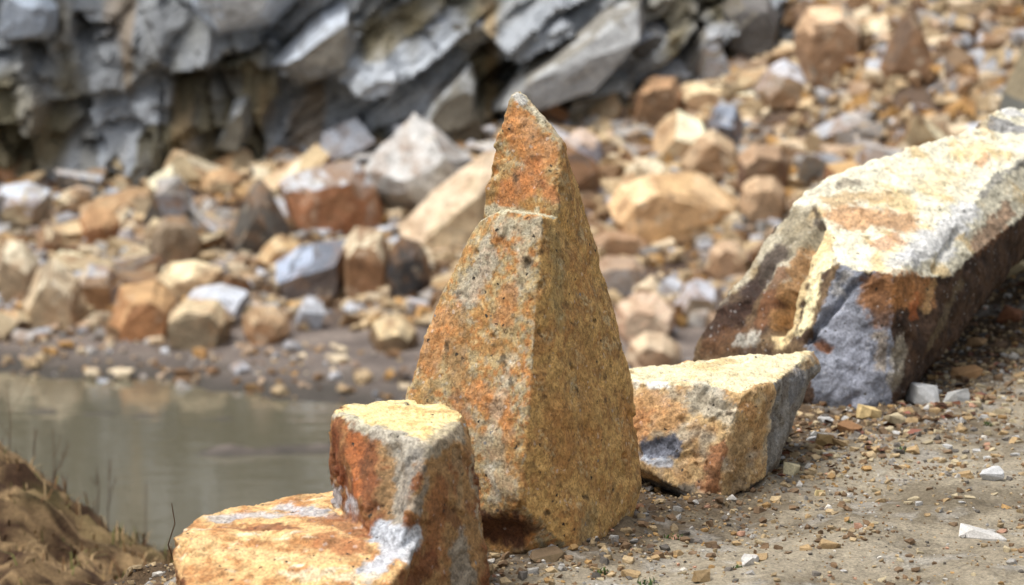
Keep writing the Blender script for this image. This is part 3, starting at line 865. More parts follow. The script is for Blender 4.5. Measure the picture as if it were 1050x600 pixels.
# (px box, shape, front facet, top colour, side colour, alt colour, alt probability, label)
BOULDERS = [
    ((370, 116, 487, 222), [(.0, .5), (.48, 0), (.62, .08), (1, .45), (.95, 1), (.3, 1), (.05, .7)], (.55, .18, .1), lin(196, 194, 188), lin(176, 174, 168), c_dk, .12, 'big pale grey boulder with a pointed peak at the cliff foot'),
    ((405, 150, 530, 262), [(.0, .75), (.3, .4), (.75, .05), (1, 0), (1, 1), (.4, 1), (.08, .9)], (.55, -.05, .15), lin(222, 194, 164), lin(202, 166, 130), c_tan, .2, 'big pinkish tan boulder leaning against the pale grey peaked boulder'),
    ((284, 164, 398, 240), [(.0, .25), (.3, .08), (.72, 0), (.9, .35), (1, .95), (.5, 1), (.1, .7)], (.78, .02, .12), lin(188, 190, 192), lin(156, 98, 58), c_rust, .2, 'rust brown boulder with a pale grey upper slab'),
    ((228, 182, 306, 262), PYR, (.5, .0, .15), lin(104, 100, 92), lin(84, 78, 70), c_dgrey, .2, 'dark grey pyramid shaped boulder in the rubble by the pond'),
    ((281, 244, 362, 306), [(0, .4), (.35, .12), (.95, 0), (1, .6), (.85, 1), (.4, 1), (.05, .65)], (.75, -.02, .25), lin(166, 180, 202), lin(96, 84, 78), c_dk, .3, 'smooth blue grey tilted slab above the mud shore'),
    ((350, 232, 402, 308), BOX, (.8, -.02, .1), c_cream, lin(150, 108, 70), c_rust, .3, 'brown block with a cream top beside the blue grey slab'),
    ((396, 240, 442, 312), ROUND, (.6, .0, .1), lin(84, 84, 86), lin(58, 56, 56), c_dk, .3, 'nearly black rough stone beside the cream-topped brown block'),
    ((262, 240, 316, 280), WEDGE_R, (.6, .05, .1), lin(216, 178, 122), c_org, c_tan, .3, 'ochre stone between the dark pyramid boulder and the blue slab'),
    ((376, 322, 432, 362), ROUND, (.6, .0, .2), lin(236, 204, 150), lin(120, 94, 66), c_tan, .2, 'cream stone lying alone on the mud flat'),
    ((22, 264, 92, 340), WEDGE_R, (.7, .0, .12), lin(222, 204, 174), lin(190, 160, 124), c_brown, .2, 'pale beige boulder with dirty foot at the edge of the mud'),
    ((78, 270, 126, 324), BOX, (.8, -.05, .08), lin(190, 172, 152), lin(148, 104, 62), c_blue, .2, 'brown stone with a greyish patch wedged beside the pale beige boulder'),
    ((110, 286, 182, 350), [(0, .7), (.2, .1), (.7, 0), (1, .3), (.95, .9), (.6, 1), (.05, 1)], (.7, .05, .12), lin(226, 180, 116), lin(176, 116, 64), c_org, .4, 'orange tan boulder with rust face on the mud shore'),
    ((172, 306, 238, 358), BOX, (.82, -.05, .08), lin(200, 174, 136), lin(138, 118, 92), c_org, .25, 'squat grey brown block at the mud edge'),
    ((188, 290, 254, 332), SLAB, (.7, .0, .25), lin(200, 206, 214), lin(150, 150, 154), c_blue, .2, 'bluish white slab lying behind the squat grey brown block'),
    ((246, 312, 298, 354), ROUND, (.6, .0, .12), lin(214, 178, 134), lin(176, 126, 82), c_brown, .3, 'rounded tan stone at the edge of the mud'),
    ((-12, 246, 42, 310), ROUND, (.7, .0, .12), lin(230, 212, 182), lin(176, 148, 116), c_brown, .3, 'pale rounded boulder above the narrow pool shore'),
    ((-10, 186, 54, 232), SLAB, (.6, .0, .2), lin(186, 194, 204), lin(150, 132, 112), c_tan, .3, 'long bluish white slab at the foot of the dark columns'),
    ((36, 232, 66, 268), ROUND, (.6, 0, .1), c_tan, c_rust, c_brown, .3, 'small reddish tan stone standing beside the pale rounded boulder'),
    ((152, 220, 208, 272), ROUND, (.75, .0, .05), lin(166, 144, 120), lin(132, 110, 88), c_brown, .2, 'grey brown rounded boulder in the middle of the heap'),
    ((80, 212, 124, 254), BOX, (.6, .0, .15), lin(206, 156, 104), lin(166, 106, 60), c_org, .3, 'orange brown block below the dark cliff columns'),
    ((160, 266, 230, 308), SLAB, (.7, .0, .2), lin(232, 206, 162), lin(190, 154, 112), c_org, .2, 'creamy flat stone behind the bluish white slab'),
    ((205, 172, 250, 208), SLAB, (.6, 0, .1), lin(206, 166, 118), c_tan, c_org, .3, 'thin tan slab poking up behind the dark pyramid boulder'),
    ((618, 176, 758, 244), [(0, .55), (.12, .2), (.35, .02), (.7, 0), (1, .4), (.92, .8), (.6, 1), (.1, .92)], (.8, .0, .14), lin(232, 190, 140), lin(208, 160, 106), c_och, .2, 'wide flat sandy orange boulder on the rubble slope'),
    ((722, 106, 762, 164), BOX, (.85, .0, .3), lin(164, 176, 194), lin(72, 72, 78), c_dk, .15, 'blue grey cube of stone with a dark face on the slope'),
    ((754, 148, 812, 200), BOX, (.8, .0, .12), lin(176, 140, 108), lin(112, 80, 58), c_brown, .25, 'dark brown block below the blue grey cube'),
    ((756, 180, 808, 232), ROUND, (.75, .0, .08), lin(206, 170, 132), lin(168, 132, 98), c_tan, .2, 'rounded brown tan stone resting against the dark brown block'),
    ((814, 6, 882, 86), [(0, .3), (.2, .02), (.7, 0), (1, .2), (.97, .7), (.8, 1), (.2, 1), (.03, .6)], (.82, .0, .1), lin(234, 192, 150), lin(150, 112, 80), lin(176, 170, 158), .35, 'tall two-tone boulder with a peach top high on the slope'),
    ((900, 8, 962, 80), PYR, (.7, .08, .06), lin(196, 154, 112), lin(150, 110, 78), c_dk, .25, 'brown tapering boulder with a dark hollow face high on the slope'),
    ((772, 60, 838, 110), WEDGE_R, (.7, .0, .15), lin(214, 214, 218), lin(148, 120, 92), c_blue, .2, 'whitish stone with brown underside below the peach-topped boulder'),
    ((924, 46, 962, 76), ROUND, (.7, 0, .1), lin(208, 168, 122), c_tan, c_brown, .2, 'small sandy stone at the foot of the brown tapering boulder'),
    ((602, 236, 668, 270), BOX, (.8, 0, .1), lin(176, 136, 102), lin(134, 96, 66), c_brown, .25, 'long brown block under the wide sandy orange boulder'),
    ((602, 262, 664, 304), BOX, (.8, 0, .1), lin(166, 136, 112), lin(118, 88, 66), c_grey, .3, 'dull brown stone below the long brown block'),
    ((690, 284, 742, 330), WEDGE_R, (.7, 0, .1), lin(188, 194, 204), lin(160, 140, 118), c_blue, .4, 'grey and tan chunk next to the huge slanting boulder'),
    ((722, 246, 772, 294), ROUND, (.75, 0, .05), lin(200, 164, 130), lin(166, 128, 96), c_tan, .2, 'smooth brown stone close behind the huge slanting boulder'),
    ((650, 78, 702, 128), BOX, (.8, -.05, .08), lin(190, 142, 98), lin(140, 96, 62), c_brown, .25, 'pair-sized orange brown block at the foot of the cliff'),
    ((690, 82, 752, 112), SLAB, (.7, 0, .2), lin(236, 206, 160), lin(190, 150, 108), c_tan, .2, 'cream slab beside the orange brown block at the cliff foot'),
    ((698, 132, 762, 186), WEDGE_R, (.75, 0, .1), lin(204, 172, 136), lin(172, 136, 100), c_tan, .2, 'big dull tan stone below the blue grey cube'),
    ((626, 300, 694, 352), ROUND, (.7, 0, .15), lin(228, 192, 164), lin(196, 152, 122), c_pink, .3, 'pinkish boulder behind the low flat-topped rock'),
    ((572, 130, 622, 176), WEDGE_R, (.7, 0, .15), lin(216, 186, 168), lin(150, 146, 156), c_blue, .35, 'pinkish and blue stone behind the tip of the pointed slab'),
    ((640, 340, 700, 382), ROUND, (.7, 0, .15), lin(214, 184, 150), lin(170, 132, 100), c_pink, .3, 'dusty stone low behind the low flat-topped rock'),
]
REFS = ['pale grey peaked boulder', 'big pinkish tan boulder', 'rust brown boulder', 'dark grey pyramid boulder', 'blue grey tilted slab', 'cream-topped brown block',
        'nearly black stone', 'ochre stone by the dark pyramid', 'lone cream stone on the mud', 'pale beige boulder by the mud', 'brown stone with greyish patch', 'orange tan boulder on the shore',
        'squat grey brown block', 'bluish white slab by the mud', 'rounded tan stone by the mud', 'pale rounded boulder', 'long bluish white slab', 'reddish tan standing stone', 'grey brown rounded boulder',
        'orange brown block below the columns', 'creamy flat stone', 'thin tan slab', 'wide sandy orange boulder', 'blue grey cube', 'dark brown block', 'rounded brown tan stone', 'peach-topped boulder',
        'brown tapering boulder', 'whitish stone with brown underside', 'small sandy stone high on the slope', 'long brown block', 'dull brown stone', 'grey and tan chunk', 'smooth brown stone',
        'orange brown block at the cliff foot', 'cream slab at the cliff foot', 'big dull tan stone', 'pinkish boulder', 'pinkish and blue stone', 'dusty low stone']
placed = []; refs = []; guard = []
for k, (bx, shp, fr, tcol, scol, acol, ap, lab) in enumerate(BOULDERS):
    x0, y0, x1, y1 = bx
    g = hit_ground((x0 + x1) / 2, y1 - 4, 16.5)
    Yd = g[1]
    w = (x1 - x0) / F * Yd; h = (y1 - y0) / F * Yd * 1.05
    d = max(min(w, h * 1.6), .3) * .9
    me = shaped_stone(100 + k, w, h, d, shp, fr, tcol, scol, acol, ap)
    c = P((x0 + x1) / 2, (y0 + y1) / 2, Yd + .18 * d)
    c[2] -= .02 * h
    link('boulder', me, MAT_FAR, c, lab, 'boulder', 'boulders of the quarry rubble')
    placed.append((c[0], c[1], w * .5)); guard.append((c[0] / c[1], c[1], w, d))
    refs.append((c[0], c[1], w * .5, REFS[k]))

# random rubble
KINDS = [
    (c_tan, c_brown, c_org, .27, 'tan'), (c_cream, c_tan, c_org, .18, 'cream'), (c_brown, c_rust, c_dgrey, .15, 'brown'),
    (c_wht, c_blue, c_grey, .13, 'bluish white'), (c_grey, c_dgrey, c_blue, .15, 'dull grey'), (c_och, c_rust, c_tan, .13, 'rusty orange')]
FORMS = [(.33, 'flat'), (.72, 'blocky'), (1.0, 'tall')]


def spot_ok(x, y, r, lst, k):
    for (a, b, c) in lst:
        if (a - x) ** 2 + (b - y) ** 2 < (k * (r + c)) ** 2: return False
    return True


def in_view(x, y):
    return abs(x) < y * 0.212 + .2


cands = []
sizes = np.sort(0.105 * (1 + rng.pareto(2.4, 9000) * 0.7))[::-1]
sizes = np.clip(sizes, .1, .40)
sizes = sizes[::4]
lst = list(placed)
for r in sizes:
    for _ in range(8):
        x = rng.uniform(-7.6, 8.2)
        toe = 23.5 - .15 * max(min(x, 6), 0)
        y = toe + rng.random() ** .8 * (min(cliff_front(np.array(x)), 32.5) - toe + .4)
        if r > .16 and any(by - bd - .7 < y < by and abs(x / y - bq) < (.3 * bw + .7 * r) / y for bq, by, bw, bd in guard): continue
        if spot_ok(x, y, r, lst, .62):
            lst.append((x, y, r)); cands.append((x, y, r)); break
cands.sort(key=lambda q_: -q_[2])
names = 0; rest = []
for k, (x, y, r) in enumerate(cands):
    if not in_view(x, y) or names >= 290:
        rest.append((x, y, r)); continue
    names += 1
    kk = rng.choice(len(KINDS), p=np.array([q_[3] for q_ in KINDS]) / sum(q_[3] for q_ in KINDS))
    tcol, scol, acol, _, lab = KINDS[kk]
    fl, form = FORMS[rng.choice(3, p=[.5, .34, .16])]
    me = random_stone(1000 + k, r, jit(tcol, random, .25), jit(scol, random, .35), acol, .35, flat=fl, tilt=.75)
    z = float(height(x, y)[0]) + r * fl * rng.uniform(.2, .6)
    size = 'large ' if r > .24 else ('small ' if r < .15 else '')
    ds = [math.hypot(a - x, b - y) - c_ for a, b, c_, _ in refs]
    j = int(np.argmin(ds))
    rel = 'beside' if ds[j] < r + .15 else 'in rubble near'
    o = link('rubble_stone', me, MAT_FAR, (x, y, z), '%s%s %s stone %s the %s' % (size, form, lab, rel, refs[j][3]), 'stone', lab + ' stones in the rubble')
    o.rotation_euler.z = random.uniform(0, 6.28)


def scatter(protos, xyz, radii, cols, tilt=1.0, squash=None):
    """many small stones in one mesh; protos: list of (verts, tris)"""
    V, Fs, C = [], [], []; off = 0
    for p, r, c in zip(xyz, radii, cols):
        pv, pf = protos[rng.integers(len(protos))]
        a = rng.uniform(0, 2 * math.pi); ca_, sa_ = math.cos(a), math.sin(a)
        b = rng.normal(0, .5) * tilt
        cb, sb = math.cos(b), math.sin(b)
        R = np.array([[ca_, -sa_, 0], [sa_, ca_, 0], [0, 0, 1]]) @ np.array([[1, 0, 0], [0, cb, -sb], [0, sb, cb]])
        sc = np.array([1, rng.uniform(.6, 1), rng.uniform(.45, .9)]) * r
        V.append((pv * sc) @ R.T + p); Fs.append(pf + off); off += len(pv)
        C.append(np.repeat(c[None], len(pv), 0) * rng.uniform(.85, 1.15, (len(pv), 1)))
    return np.concatenate(V), np.concatenate(Fs), np.concatenate(C)


def pebble_protos(n, seed):
    out = []
    r = random.Random(seed)
    for k in range(n):
        bm = bmesh.new()
        pts = []
        for sx in (-1, 1):
            for sy in (-1, 1):
                for sz in (-1, 1):
                    pts.append(Vector((sx * r.uniform(.3, 1.1), sy * r.uniform(.3, 1.0), sz * r.uniform(.3, 1.0))))
        for _ in range(2):
            pts.append(Vector((r.gauss(0, 1), r.gauss(0, 1), r.gauss(0, 1))).normalized() * r.uniform(.8, 1.15))
        hull_bm(bm, pts); bmesh.ops.triangulate(bm, faces=bm.faces)
        bm.verts.index_update()
        out.append((np.array([tuple(q_.co) for q_ in bm.verts]), np.array([[w_.index for w_ in fc.verts] for fc in bm.faces])))
        bm.free()
    return out


PEB = pebble_protos(18, 5)
n = 15000
x = rng.uniform(-9, 10, n); y = 23.2 + rng.random(n) ** .9 * 10.5
ok = (y < cliff_front(x) + .3) & (rng.random(n) < sstep(22.9, 24.2, y))
x, y = x[ok], y[ok]
rad = np.clip(.045 * (1 + rng.pareto(1.9, len(x))), .035, .17)
n2_ = 2200
x2 = rng.uniform(.2, 7.6, n2_); y2 = 23.2 + rng.random(n2_) * 9.0
k2 = y2 < cliff_front(x2) + .2
x = np.concatenate([x, x2[k2]]); y = np.concatenate([y, y2[k2]]); rad = np.concatenate([rad, rng.uniform(.09, .22, k2.sum())])
x = np.concatenate([x, [q_[0] for q_ in rest]]); y = np.concatenate([y, [q_[1] for q_ in rest]]); rad = np.concatenate([rad, [q_[2] for q_ in rest]])
keepm = np.array([not (rr > .13 and any(by - bd - .7 < b < by and abs(a / b - bq) < (.3 * bw + .5 * rr) / b for bq, by, bw, bd in guard)) for a, b, rr in zip(x, y, rad)])
x, y, rad = x[keepm], y[keepm], rad[keepm]
z = height(x, y) + rad * .35
pal = np.array([c_tan, c_cream, c_brown, c_wht, c_grey, c_och, c_pink])
cols = pal[rng.choice(7, len(x), p=[.28, .17, .15, .08, .14, .09, .09])] * rng.uniform(.55, 1.0, (len(x), 1))
v, f, c = scatter(PEB, np.stack([x, y, z], 1), rad, cols)
link('rubble', make_mesh('rubble', v, f, c, smooth=False), MAT_FAR, label='small loose stones filling the heap below the quarry cliff', cat='rubble', kind='stuff')
# stones strewn on the mud
n = 800
x = rng.uniform(-6.5, 3, n); y = shore_y(x) - .3 + rng.random(n) ** .7 * 2.4
rad = np.clip(.02 * (1 + rng.pareto(2.0, n)), .016, .10)
cols = pal[rng.choice(7, n)] * rng.uniform(.6, 1, (n, 1))
v, f, c = scatter(PEB, np.stack([x, y, height(x, y) + rad * .3], 1), rad, cols)
link('shore_pebbles', make_mesh('shore_pebbles', v, f, c, smooth=False), MAT_FAR, label='small pebbles strewn over the mud flat by the pond', cat='pebbles', kind='stuff')

# slabs standing out of the cliff (pieces of the cliff)
SLABS = [
    ((190, -30, 318, 42), [(0, .55), (.1, 0), (1, 0), (.95, .35), (.7, .75), (.25, 1)], (.8, 0, -.1), lin(196, 208, 222), lin(186, 198, 212)),
    ((276, 0, 372, 88), [(0, .75), (.55, .12), (.85, 0), (1, .5), (.9, .85), (.3, 1)], (.7, .1, .05), lin(190, 200, 212), lin(126, 128, 128)),
    ((0, -10, 60, 40), BOX, (.8, 0, .05), lin(170, 184, 200), lin(150, 162, 176)),
    ((430, 60, 490, 130), [(0, .9), (.2, .6), (.9, 0), (1, .2), (.95, .9), (.5, 1)], (.8, 0, .08), lin(176, 180, 182), lin(126, 124, 114)),
    ((425, 10, 520, 44), SLAB, (.7, 0, .2), lin(186, 194, 204), lin(118, 116, 108)),
    ((462, 108, 500, 162), BOX, (.85, 0, .05), lin(140, 130, 108), lin(96, 84, 64)),
    ((500, -10, 660, 120), [(0, .95), (.15, .7), (.8, .02), (1, 0), (1, .25), (.7, .75), (.25, 1)], (.8, 0, .05), lin(176, 178, 176), lin(150, 152, 152)),
    ((572, 78, 652, 136), [(0, .5), (.15, .2), (.8, 0), (1, .1), (.98, .95), (.1, 1)], (.88, 0, .14), lin(196, 196, 190), lin(104, 96, 80)),
    ((640, 20, 690, 60), SLAB, (.7, 0, .2), lin(180, 190, 204), lin(90, 86, 80)),
    ((690, 20, 745, 80), [(0, .8), (.6, .05), (1, 0), (.95, .5), (.5, 1)], (.7, 0, .1), lin(172, 174, 176), lin(120, 118, 114)),
    ((220, 95, 262, 160), [(0, .9), (.5, .1), (.8, 0), (1, .4), (.7, 1)], (.7, 0, .1), lin(160, 164, 166), lin(116, 116, 108)),
    ((735, -10, 800, 60), BOX, (.7, 0, .1), lin(120, 116, 112), lin(84, 80, 76)),
    ((655, 60, 720, 100), SLAB, (.7, 0, .2), lin(176, 180, 186), lin(100, 96, 90)),
]
for k, (bx, poly, fr, tcol, scol) in enumerate(SLABS):
    x0, y0, x1, y1 = bx
    cx = (x0 + x1) / 2
    Yc = 30.0
    for _ in range(4):
        xx = (cx - 525) / F * Yc
        zz = P(cx, (y0 + y1) / 2, Yc)[2]
        Yc = float(cliff_front(np.array(xx))) + .16 * max(zz + 1.2, 0) + .02
    w = (x1 - x0) / F * Yc; h = (y1 - y0) / F * Yc
    me = shaped_stone(400 + k, w, h, min(w, h) * 1.1 + .3, poly, fr, tcol, scol, lin(122, 112, 90), .2)
    link('rock_slab', me, MAT_CLIFF, P(cx, (y0 + y1) / 2, Yc), parent=cliff)

# grey outcrop at the side of the slope
def base_out(v, n, c):
    o = two(lin(120, 124, 118), lin(92, 92, 80), sstep(-.3, .4, c[0]))
    t_ = sstep(.2, .5, c[1])[:, None]
    return o * (1 - .5 * t_) + .5 * t_ * lin(150, 120, 76)


me = shaped_stone(777, 1.9, 2.5, 1.5, [(0, .9), (.05, .5), (.3, .1), (.6, 0), (1, .1), (1, 1), (.1, 1)], (.8, 0, .05), lin(140, 142, 138), lin(112, 114, 106), lin(140, 116, 76), .4)
g = P(1045, 100, 28.5)
link('rock_outcrop', me, MAT_CLIFF, (6.05, 25.7, -.1), 'grey green rock outcrop beside the top of the rubble slope', 'rock')

# ------------------------------------------------------------------ stones and chips on the track
CREFS = []


def chip(px, py, wpx, hpx, col, label, group=None, name='stone_chip', seed=0, lift=.35, ref=None):
    g = hit_ground(px, py + hpx * .3, 4.4)
    r = wpx / 2 / F * g[1]
    me = random_stone(3000 + seed, r, col, np.array(col) * .92, np.array(col) * .8, .3, flat=min(1.0, 1.35 * hpx / wpx), tilt=.3)
    z0 = float(height(g[0], g[1], True)[0])
    if ref: CREFS.append((g[0], g[1], r, ref))
    o = link(name, me, MAT_CHIP, (g[0], g[1], z0 + r * lift * min(1, 1.6 * hpx / wpx)), label, 'stone', group)
    o.rotation_euler.z = (seed * 1.7) % 1.2 - .6
    return o


W_ = lin(196, 196, 192)
chip(949, 406, 36, 22, W_, 'white stone at the foot of the huge boulder, the larger of two', seed=1, ref='larger white stone')
chip(982, 411, 28, 16, lin(176, 176, 172), 'light grey stone beside the larger white stone at the boulder', seed=2, ref='light grey stone')
chip(890, 424, 27, 12, lin(214, 180, 116), 'buff stone just in front of the grey boulder face', seed=3, ref='buff stone by the grey face')
chip(1016, 493, 27, 12, lin(194, 194, 192), 'whitish stone lying alone on the bare gravel track', seed=4, ref='lone whitish stone on the track')
chip(1010, 546, 38, 10, lin(200, 196, 188), 'flat bright white stone pressed into the track', seed=5, ref='flat bright white stone', lift=.15)
chip(811, 482, 18, 15, lin(226, 206, 160), 'cream stone at the end of the low flat-topped rock', seed=6, ref='cream stone by the low rock')
chip(839, 505, 14, 8, lin(214, 188, 128), 'small yellowish stone on the track past the cream stone', seed=7, ref='small yellowish stone')
chip(990, 385, 30, 11, lin(190, 140, 86), 'flat orange brown stone in the litter by the boulder', seed=8, ref='flat orange brown stone')
chip(1022, 272, 60, 46, lin(206, 180, 132), 'big buff stone tucked under the huge boulder', seed=9, ref='big buff stone under the boulder', name='rock')
chip(1035, 322, 26, 26, lin(150, 92, 54), 'reddish brown stone in the dark gap under the huge boulder', seed=10, ref='reddish brown stone')
chip(502, 584, 14, 26, lin(150, 122, 80), 'small brown stone wedged between the notched block and the pointed slab', seed=11, ref='wedged brown stone')
chip(560, 574, 36, 10, lin(120, 96, 64), 'flat brown stone under the pointed slab', seed=12, ref='flat brown stone under the slab')
chip(770, 578, 18, 12, lin(198, 194, 186), 'small white chip at the edge of the bare track', seed=13, ref='small white chip by the track')
chip(653, 523, 14, 9, lin(160, 108, 66), 'little brown stone at the foot of the pointed slab', seed=14, ref='little brown stone by the slab')
chip(1000, 352, 26, 14, lin(170, 128, 80), 'tan stone at the edge of the dark gap under the boulder', seed=15, ref='tan stone by the dark gap')
chip(845, 455, 22, 15, lin(176, 140, 80), 'mustard stone between the low rock and the huge boulder', seed=16, ref='mustard stone')
chip(870, 440, 20, 14, lin(150, 104, 60), 'brown stone between the low rock and the huge boulder', seed=17, ref='brown stone between the rocks')
CH = [('tan', lin(178, 158, 124)), ('pale grey', lin(186, 184, 178)), ('brown', lin(128, 100, 72)), ('ochre', lin(176, 142, 94))]
taken = []
k = 0
while k < 180:
    if rng.random() < .62:
        px = rng.uniform(800, 1049); py = rng.uniform(350, 475)
        if py < 425 and px < 925 + (425 - py) * 1.1: continue
    else:
        px = rng.uniform(560, 1049); py = rng.uniform(455, 598)
        if px < 660 and py < 575 - (px - 590) * .4: continue
        if px < 800 and py < 520 - (px - 740) * .3: continue
    g = hit_ground(px, py, 4.4)
    wpx = 8 + 4 * rng.pareto(2.5) if py > 470 else 9 + 7 * rng.pareto(2.5)
    wpx = min(wpx, 26)
    r = wpx / 2 / F * g[1]
    if not spot_ok(g[0], g[1], r, taken, 1.1): continue
    taken.append((g[0], g[1], r))
    w_, c_ = CH[rng.choice(4, p=[.38, .1, .26, .26])]
    ds = [math.hypot(a - g[0], b - g[1]) - c2 for a, b, c2, _ in CREFS]
    j = int(np.argmin(ds))
    rel = 'just beside' if ds[j] < .08 else ('not far from' if ds[j] < .3 else 'far from')
    hw = rng.uniform(.3, .65); form = 'flat ' if hw < .42 else ('chunky ' if hw > .54 else '')
    sz = 'tiny ' if wpx < 10 else ('small ' if wpx < 15 else '')
    chip(px, py, wpx, wpx * hw, jit(c_, random, .15), '%s%s%s stone chip %s the %s' % (sz, form, w_, rel, CREFS[j][3]), w_ + ' chips on the ground', seed=100 + k, lift=rng.uniform(.05, .35))
    k += 1

# fine gravel
n = 90000
x = rng.uniform(-1.0, 3.2, n); y = 4.4 + rng.random(n) * 6.2
s = edge_s(x, y)
q = np.stack([x, y, np.zeros(n)], 1)
dens = .24 + .5 * sstep(-1.1, -.45, s) + .6 * sstep(0.05, .5, fbm(q * 2.5, 3))
ok = (s < .35) & (rng.random(n) < dens)
x, y, s = x[ok], y[ok], s[ok]
rad = np.clip(.0024 * (1 + rng.pareto(1.8, len(x))), .002, .012) * np.where(s > -.8, 1.25, 1)
z = height(x, y, True) + rad * .25
pal2 = np.array([lin(178, 156, 120), lin(178, 174, 166), lin(124, 100, 74), lin(172, 138, 90), lin(212, 206, 194), lin(112, 106, 98), lin(186, 144, 118)])
cols = pal2[rng.choice(7, len(x), p=[.30, .10, .32, .10, .03, .13, .02])] * np.where(rng.random(len(x)) < .5, .7, 1.0)[:, None]
v, f, c = scatter(PEB, np.stack([x, y, z], 1), rad, cols)
link('gravel', make_mesh('gravel', v, f, c, smooth=False), MAT_CHIP, label='fine loose gravel spread over the dirt track', cat='gravel', kind='stuff')


# ------------------------------------------------------------------ plants and litter
def leafy_material(name, rough=.8):
    t = NT(name)
    col = t.n('ShaderNodeAttribute', attribute_name='Col').outputs['Color']
    t.l(col, t.b.inputs['Base Color']); t.b.inputs['Roughness'].default_value = rough
    t.b.inputs['Specular IOR Level'].default_value = .2
    return t.m


MAT_PLANT = leafy_material('dry_plant'); MAT_LEAF = leafy_material('leaf_litter')
V, Fs, C = [], [], []; off = 0
n = 900
x = rng.uniform(.5, 2.4, n); y = rng.uniform(6.4, 9.6, n)
s = edge_s(x, y)
ok = (s > -.75) & (s < .3) & (rng.random(n) < .8)
for xx, yy in zip(x[ok], y[ok]):
    L = rng.uniform(.012, .03); a = rng.uniform(0, 6.28); tl = rng.uniform(-.5, .5)
    zz = float(height(xx, yy, True)[0]) + .008
    ux = np.array([math.cos(a), math.sin(a), rng.uniform(-.3, .4)]); vx = np.array([-math.sin(a), math.cos(a), tl])
    o_ = np.array([xx, yy, zz])
    pts = [o_ - ux * L, o_ - vx * L * .45 + [0, 0, .004], o_ + ux * L, o_ + vx * L * .45 + [0, 0, .004], o_ + [0, 0, -.003]]
    V += pts; Fs += [[off, off + 1, off + 4], [off + 1, off + 2, off + 4], [off + 2, off + 3, off + 4], [off + 3, off, off + 4]]; off += 5
    cc = pal3 = [lin(92, 58, 40), lin(112, 76, 50), lin(70, 48, 36), lin(126, 84, 70)][rng.integers(4)] * rng.uniform(.7, 1.2)
    C += [cc] * 5
link('leaf_litter', make_mesh('leaf_litter', np.array(V), np.array(Fs), np.array(C)), MAT_LEAF, label='dry brown leaf litter strewn around the huge boulder', cat='leaves', kind='stuff')


def blades(n, pos, hmin, hmax, cols, wid, lean=.5):
    V, Fs, C = [], [], []; off = 0
    for k in range(n):
        p = pos[k]; h = rng.uniform(hmin, hmax); a = rng.uniform(0, 6.28); ln = rng.uniform(.1, lean) * h
        d = np.array([math.cos(a), math.sin(a), 0]); sd_ = np.array([-d[1], d[0], 0]) * wid * rng.uniform(.6, 1.3)
        c = cols[rng.integers(len(cols))] * rng.uniform(.7, 1.2)
        b0, b1, b2 = p, p + d * ln * .3 + [0, 0, h * .6], p + d * ln + [0, 0, h * (1 - .3 * (ln / h))]
        V += [b0 - sd_, b0 + sd_, b1 - sd_ * .7, b1 + sd_ * .7, b2]
        Fs += [[off, off + 1, off + 3], [off, off + 3, off + 2], [off + 2, off + 3, off + 4]]; off += 5
        C += [c] * 5
    return np.array(V), np.array(Fs), np.array(C)


# dry grass on the bank
n = 30000
x = rng.uniform(-4.6, 0.6, n); y = rng.uniform(5.8, 14.0, n)
s = edge_s(x, y); q = np.stack([x, y, np.zeros(n)], 1)
ok = (s > .25) & (rng.random(n) < .25 + sstep(-.1, .5, fbm(q * 1.4, 3)))
x, y = x[ok], y[ok]; z = height(x, y, True)
ok = z > -2.45
pos = np.stack([x, y, z - .01], 1)[ok]
v, f, c = blades(len(pos), pos, .02, .10, [lin(132, 106, 72), lin(98, 72, 46), lin(70, 50, 34), lin(164, 140, 102), lin(92, 92, 50)], .004, 1.3)
link('dry_grass', make_mesh('dry_grass', v, f, c), MAT_PLANT, label='short dry grass covering the slope down to the pond', cat='grass', kind='stuff')

# little green tufts on the track
for k, (px, py, sz) in enumerate([(690, 551, .03), (662, 597, .035), (615, 586, .025), (795, 481, .03), (925, 465, .025), (872, 540, .012), (758, 586, .015), (905, 470, .02), (745, 492, .02), (1012, 436, .025)]):
    g = hit_ground(px, py, 4.4)
    m_ = 26
    ds = [math.hypot(a - g[0], b - g[1]) - c2 for a, b, c2, _ in CREFS]
    j = int(np.argmin(ds))
    tl = '%s green tuft in the gravel %s the %s' % ('tiny' if sz < .025 else 'small', 'close to' if ds[j] < .2 else 'some way from', CREFS[j][3])
    pos = np.stack([g[0] + rng.normal(0, sz * .35, m_), g[1] + rng.normal(0, sz * .35, m_), np.full(m_, float(height(g[0], g[1], True)[0]) - .004)], 1)
    base = pos.mean(0)
    v, f, c = blades(m_, pos - base, sz * .3, sz * .8, [lin(70, 96, 44), lin(92, 108, 52), lin(56, 74, 40)], .0025, 1.2)
    link('grass_tuft', make_mesh('grass_tuft', v, f, c), MAT_PLANT, base, tl, 'plant', 'green tufts on the track')


def tube(pts, rads, k=6):
    V, Fs = [], []
    for p, r in zip(pts, rads):
        for j in range(k):
            a = 2 * math.pi * j / k
            V.append(np.array(p) + [r * math.cos(a), r * math.sin(a), 0])
    for i in range(len(pts) - 1):
        for j in range(k):
            Fs.append([i * k + j, i * k + (j + 1) % k, (i + 1) * k + (j + 1) % k, (i + 1) * k + j])
    return np.array(V), np.array(Fs)


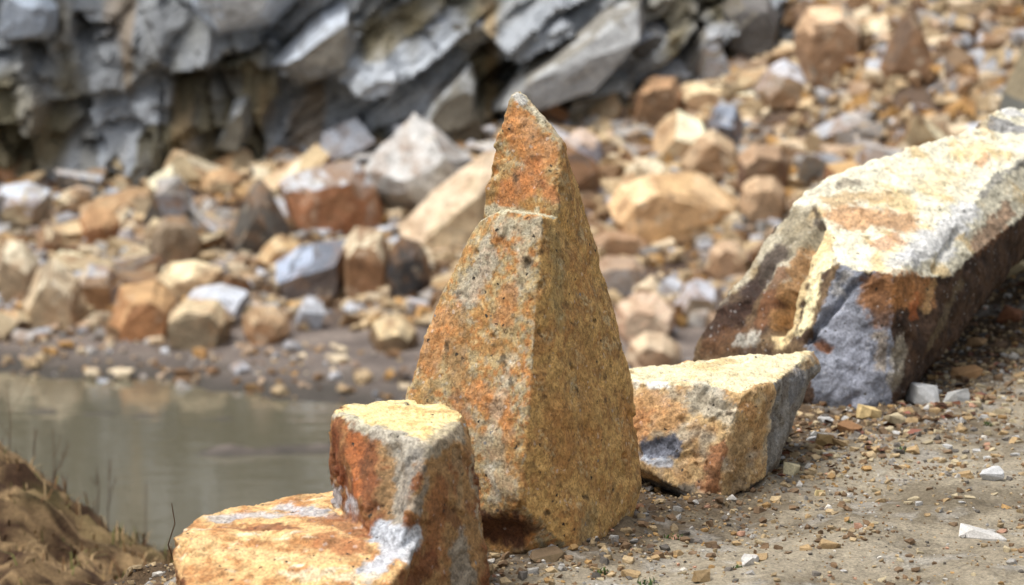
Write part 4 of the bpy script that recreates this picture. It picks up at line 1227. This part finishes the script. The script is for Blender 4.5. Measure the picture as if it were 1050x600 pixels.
def weed(px, py_top, py_bot, y, lean, seed, label, side=4, thick=.003, group=None):
    r = random.Random(seed)
    b = P(px, py_bot, y); tp = P(px + lean, py_top, y)
    gz = float(height(b[0], b[1], True)[0])
    b[2] = gz - .02
    root = bpy.data.objects.new('dead_weed', None); root.location = b
    root['label'] = label; root['category'] = 'weed'
    if group: root['group'] = group
    scene.collection.objects.link(root)
    pts = [(tp - b) * t_ + np.array([r.uniform(-1, 1), r.uniform(-1, 1), 0]) * .012 * (0 < t_ < 1) for t_ in np.linspace(0, 1, 7)]
    V, Fs = tube(pts, np.linspace(thick, thick * .45, 7))
    c = np.repeat((lin(78, 56, 40) * r.uniform(.8, 1.3))[None], len(V), 0)
    link('stem', make_mesh('stem', V, Fs, c), MAT_PLANT, parent=root)
    H_ = np.linalg.norm(tp - b)
    for k in range(side):
        t_ = r.uniform(.35, .9); a = r.uniform(0, 6.28)
        p0 = (tp - b) * t_; L = H_ * r.uniform(.12, .28)
        p1 = p0 + np.array([math.cos(a) * L * .5, math.sin(a) * L * .5, L * .8])
        V, Fs = tube([p0, (p0 + p1) / 2 + [0, 0, -.01], p1], [thick * .5, thick * .4, thick * .3], 5)
        link('twig', make_mesh('twig', V, Fs, np.repeat(lin(84, 62, 44)[None], len(V), 0)), MAT_PLANT, parent=root)
    return root


weed(178, 516, 640, 6.3, -2, 1, 'single thin dark stem rising close beside the notched block', side=0, thick=.0028)
GW = 'dead weeds on the bank'
WL = ['dead weed stalk leaning a little towards the rocks on the bank', 'strongly slanting dead weed stalk on the crest of the bank', 'short bushy dead weed where the bank meets the pond',
      'straight upright dead weed on the lowest part of the bank', 'tallest dead weed stalk on the bank', 'dead weed stalk with only two twigs on the bank', 'slim slanting dead weed low on the bank']
for k, (px, pt_, pb, y, ln, sd_) in enumerate([(28, 440, 520, 10.4, 10, 3), (50, 455, 520, 10.2, 22, 4), (96, 485, 545, 10.6, 4, 4), (150, 495, 545, 11.6, 0, 3), (14, 400, 500, 11.0, -6, 3), (62, 440, 540, 10.8, -8, 2), (104, 470, 560, 10.9, 8, 3)]):
    weed(px, pt_, pb, y, ln, 20 + k, WL[k], side=sd_, thick=.0035, group=GW)
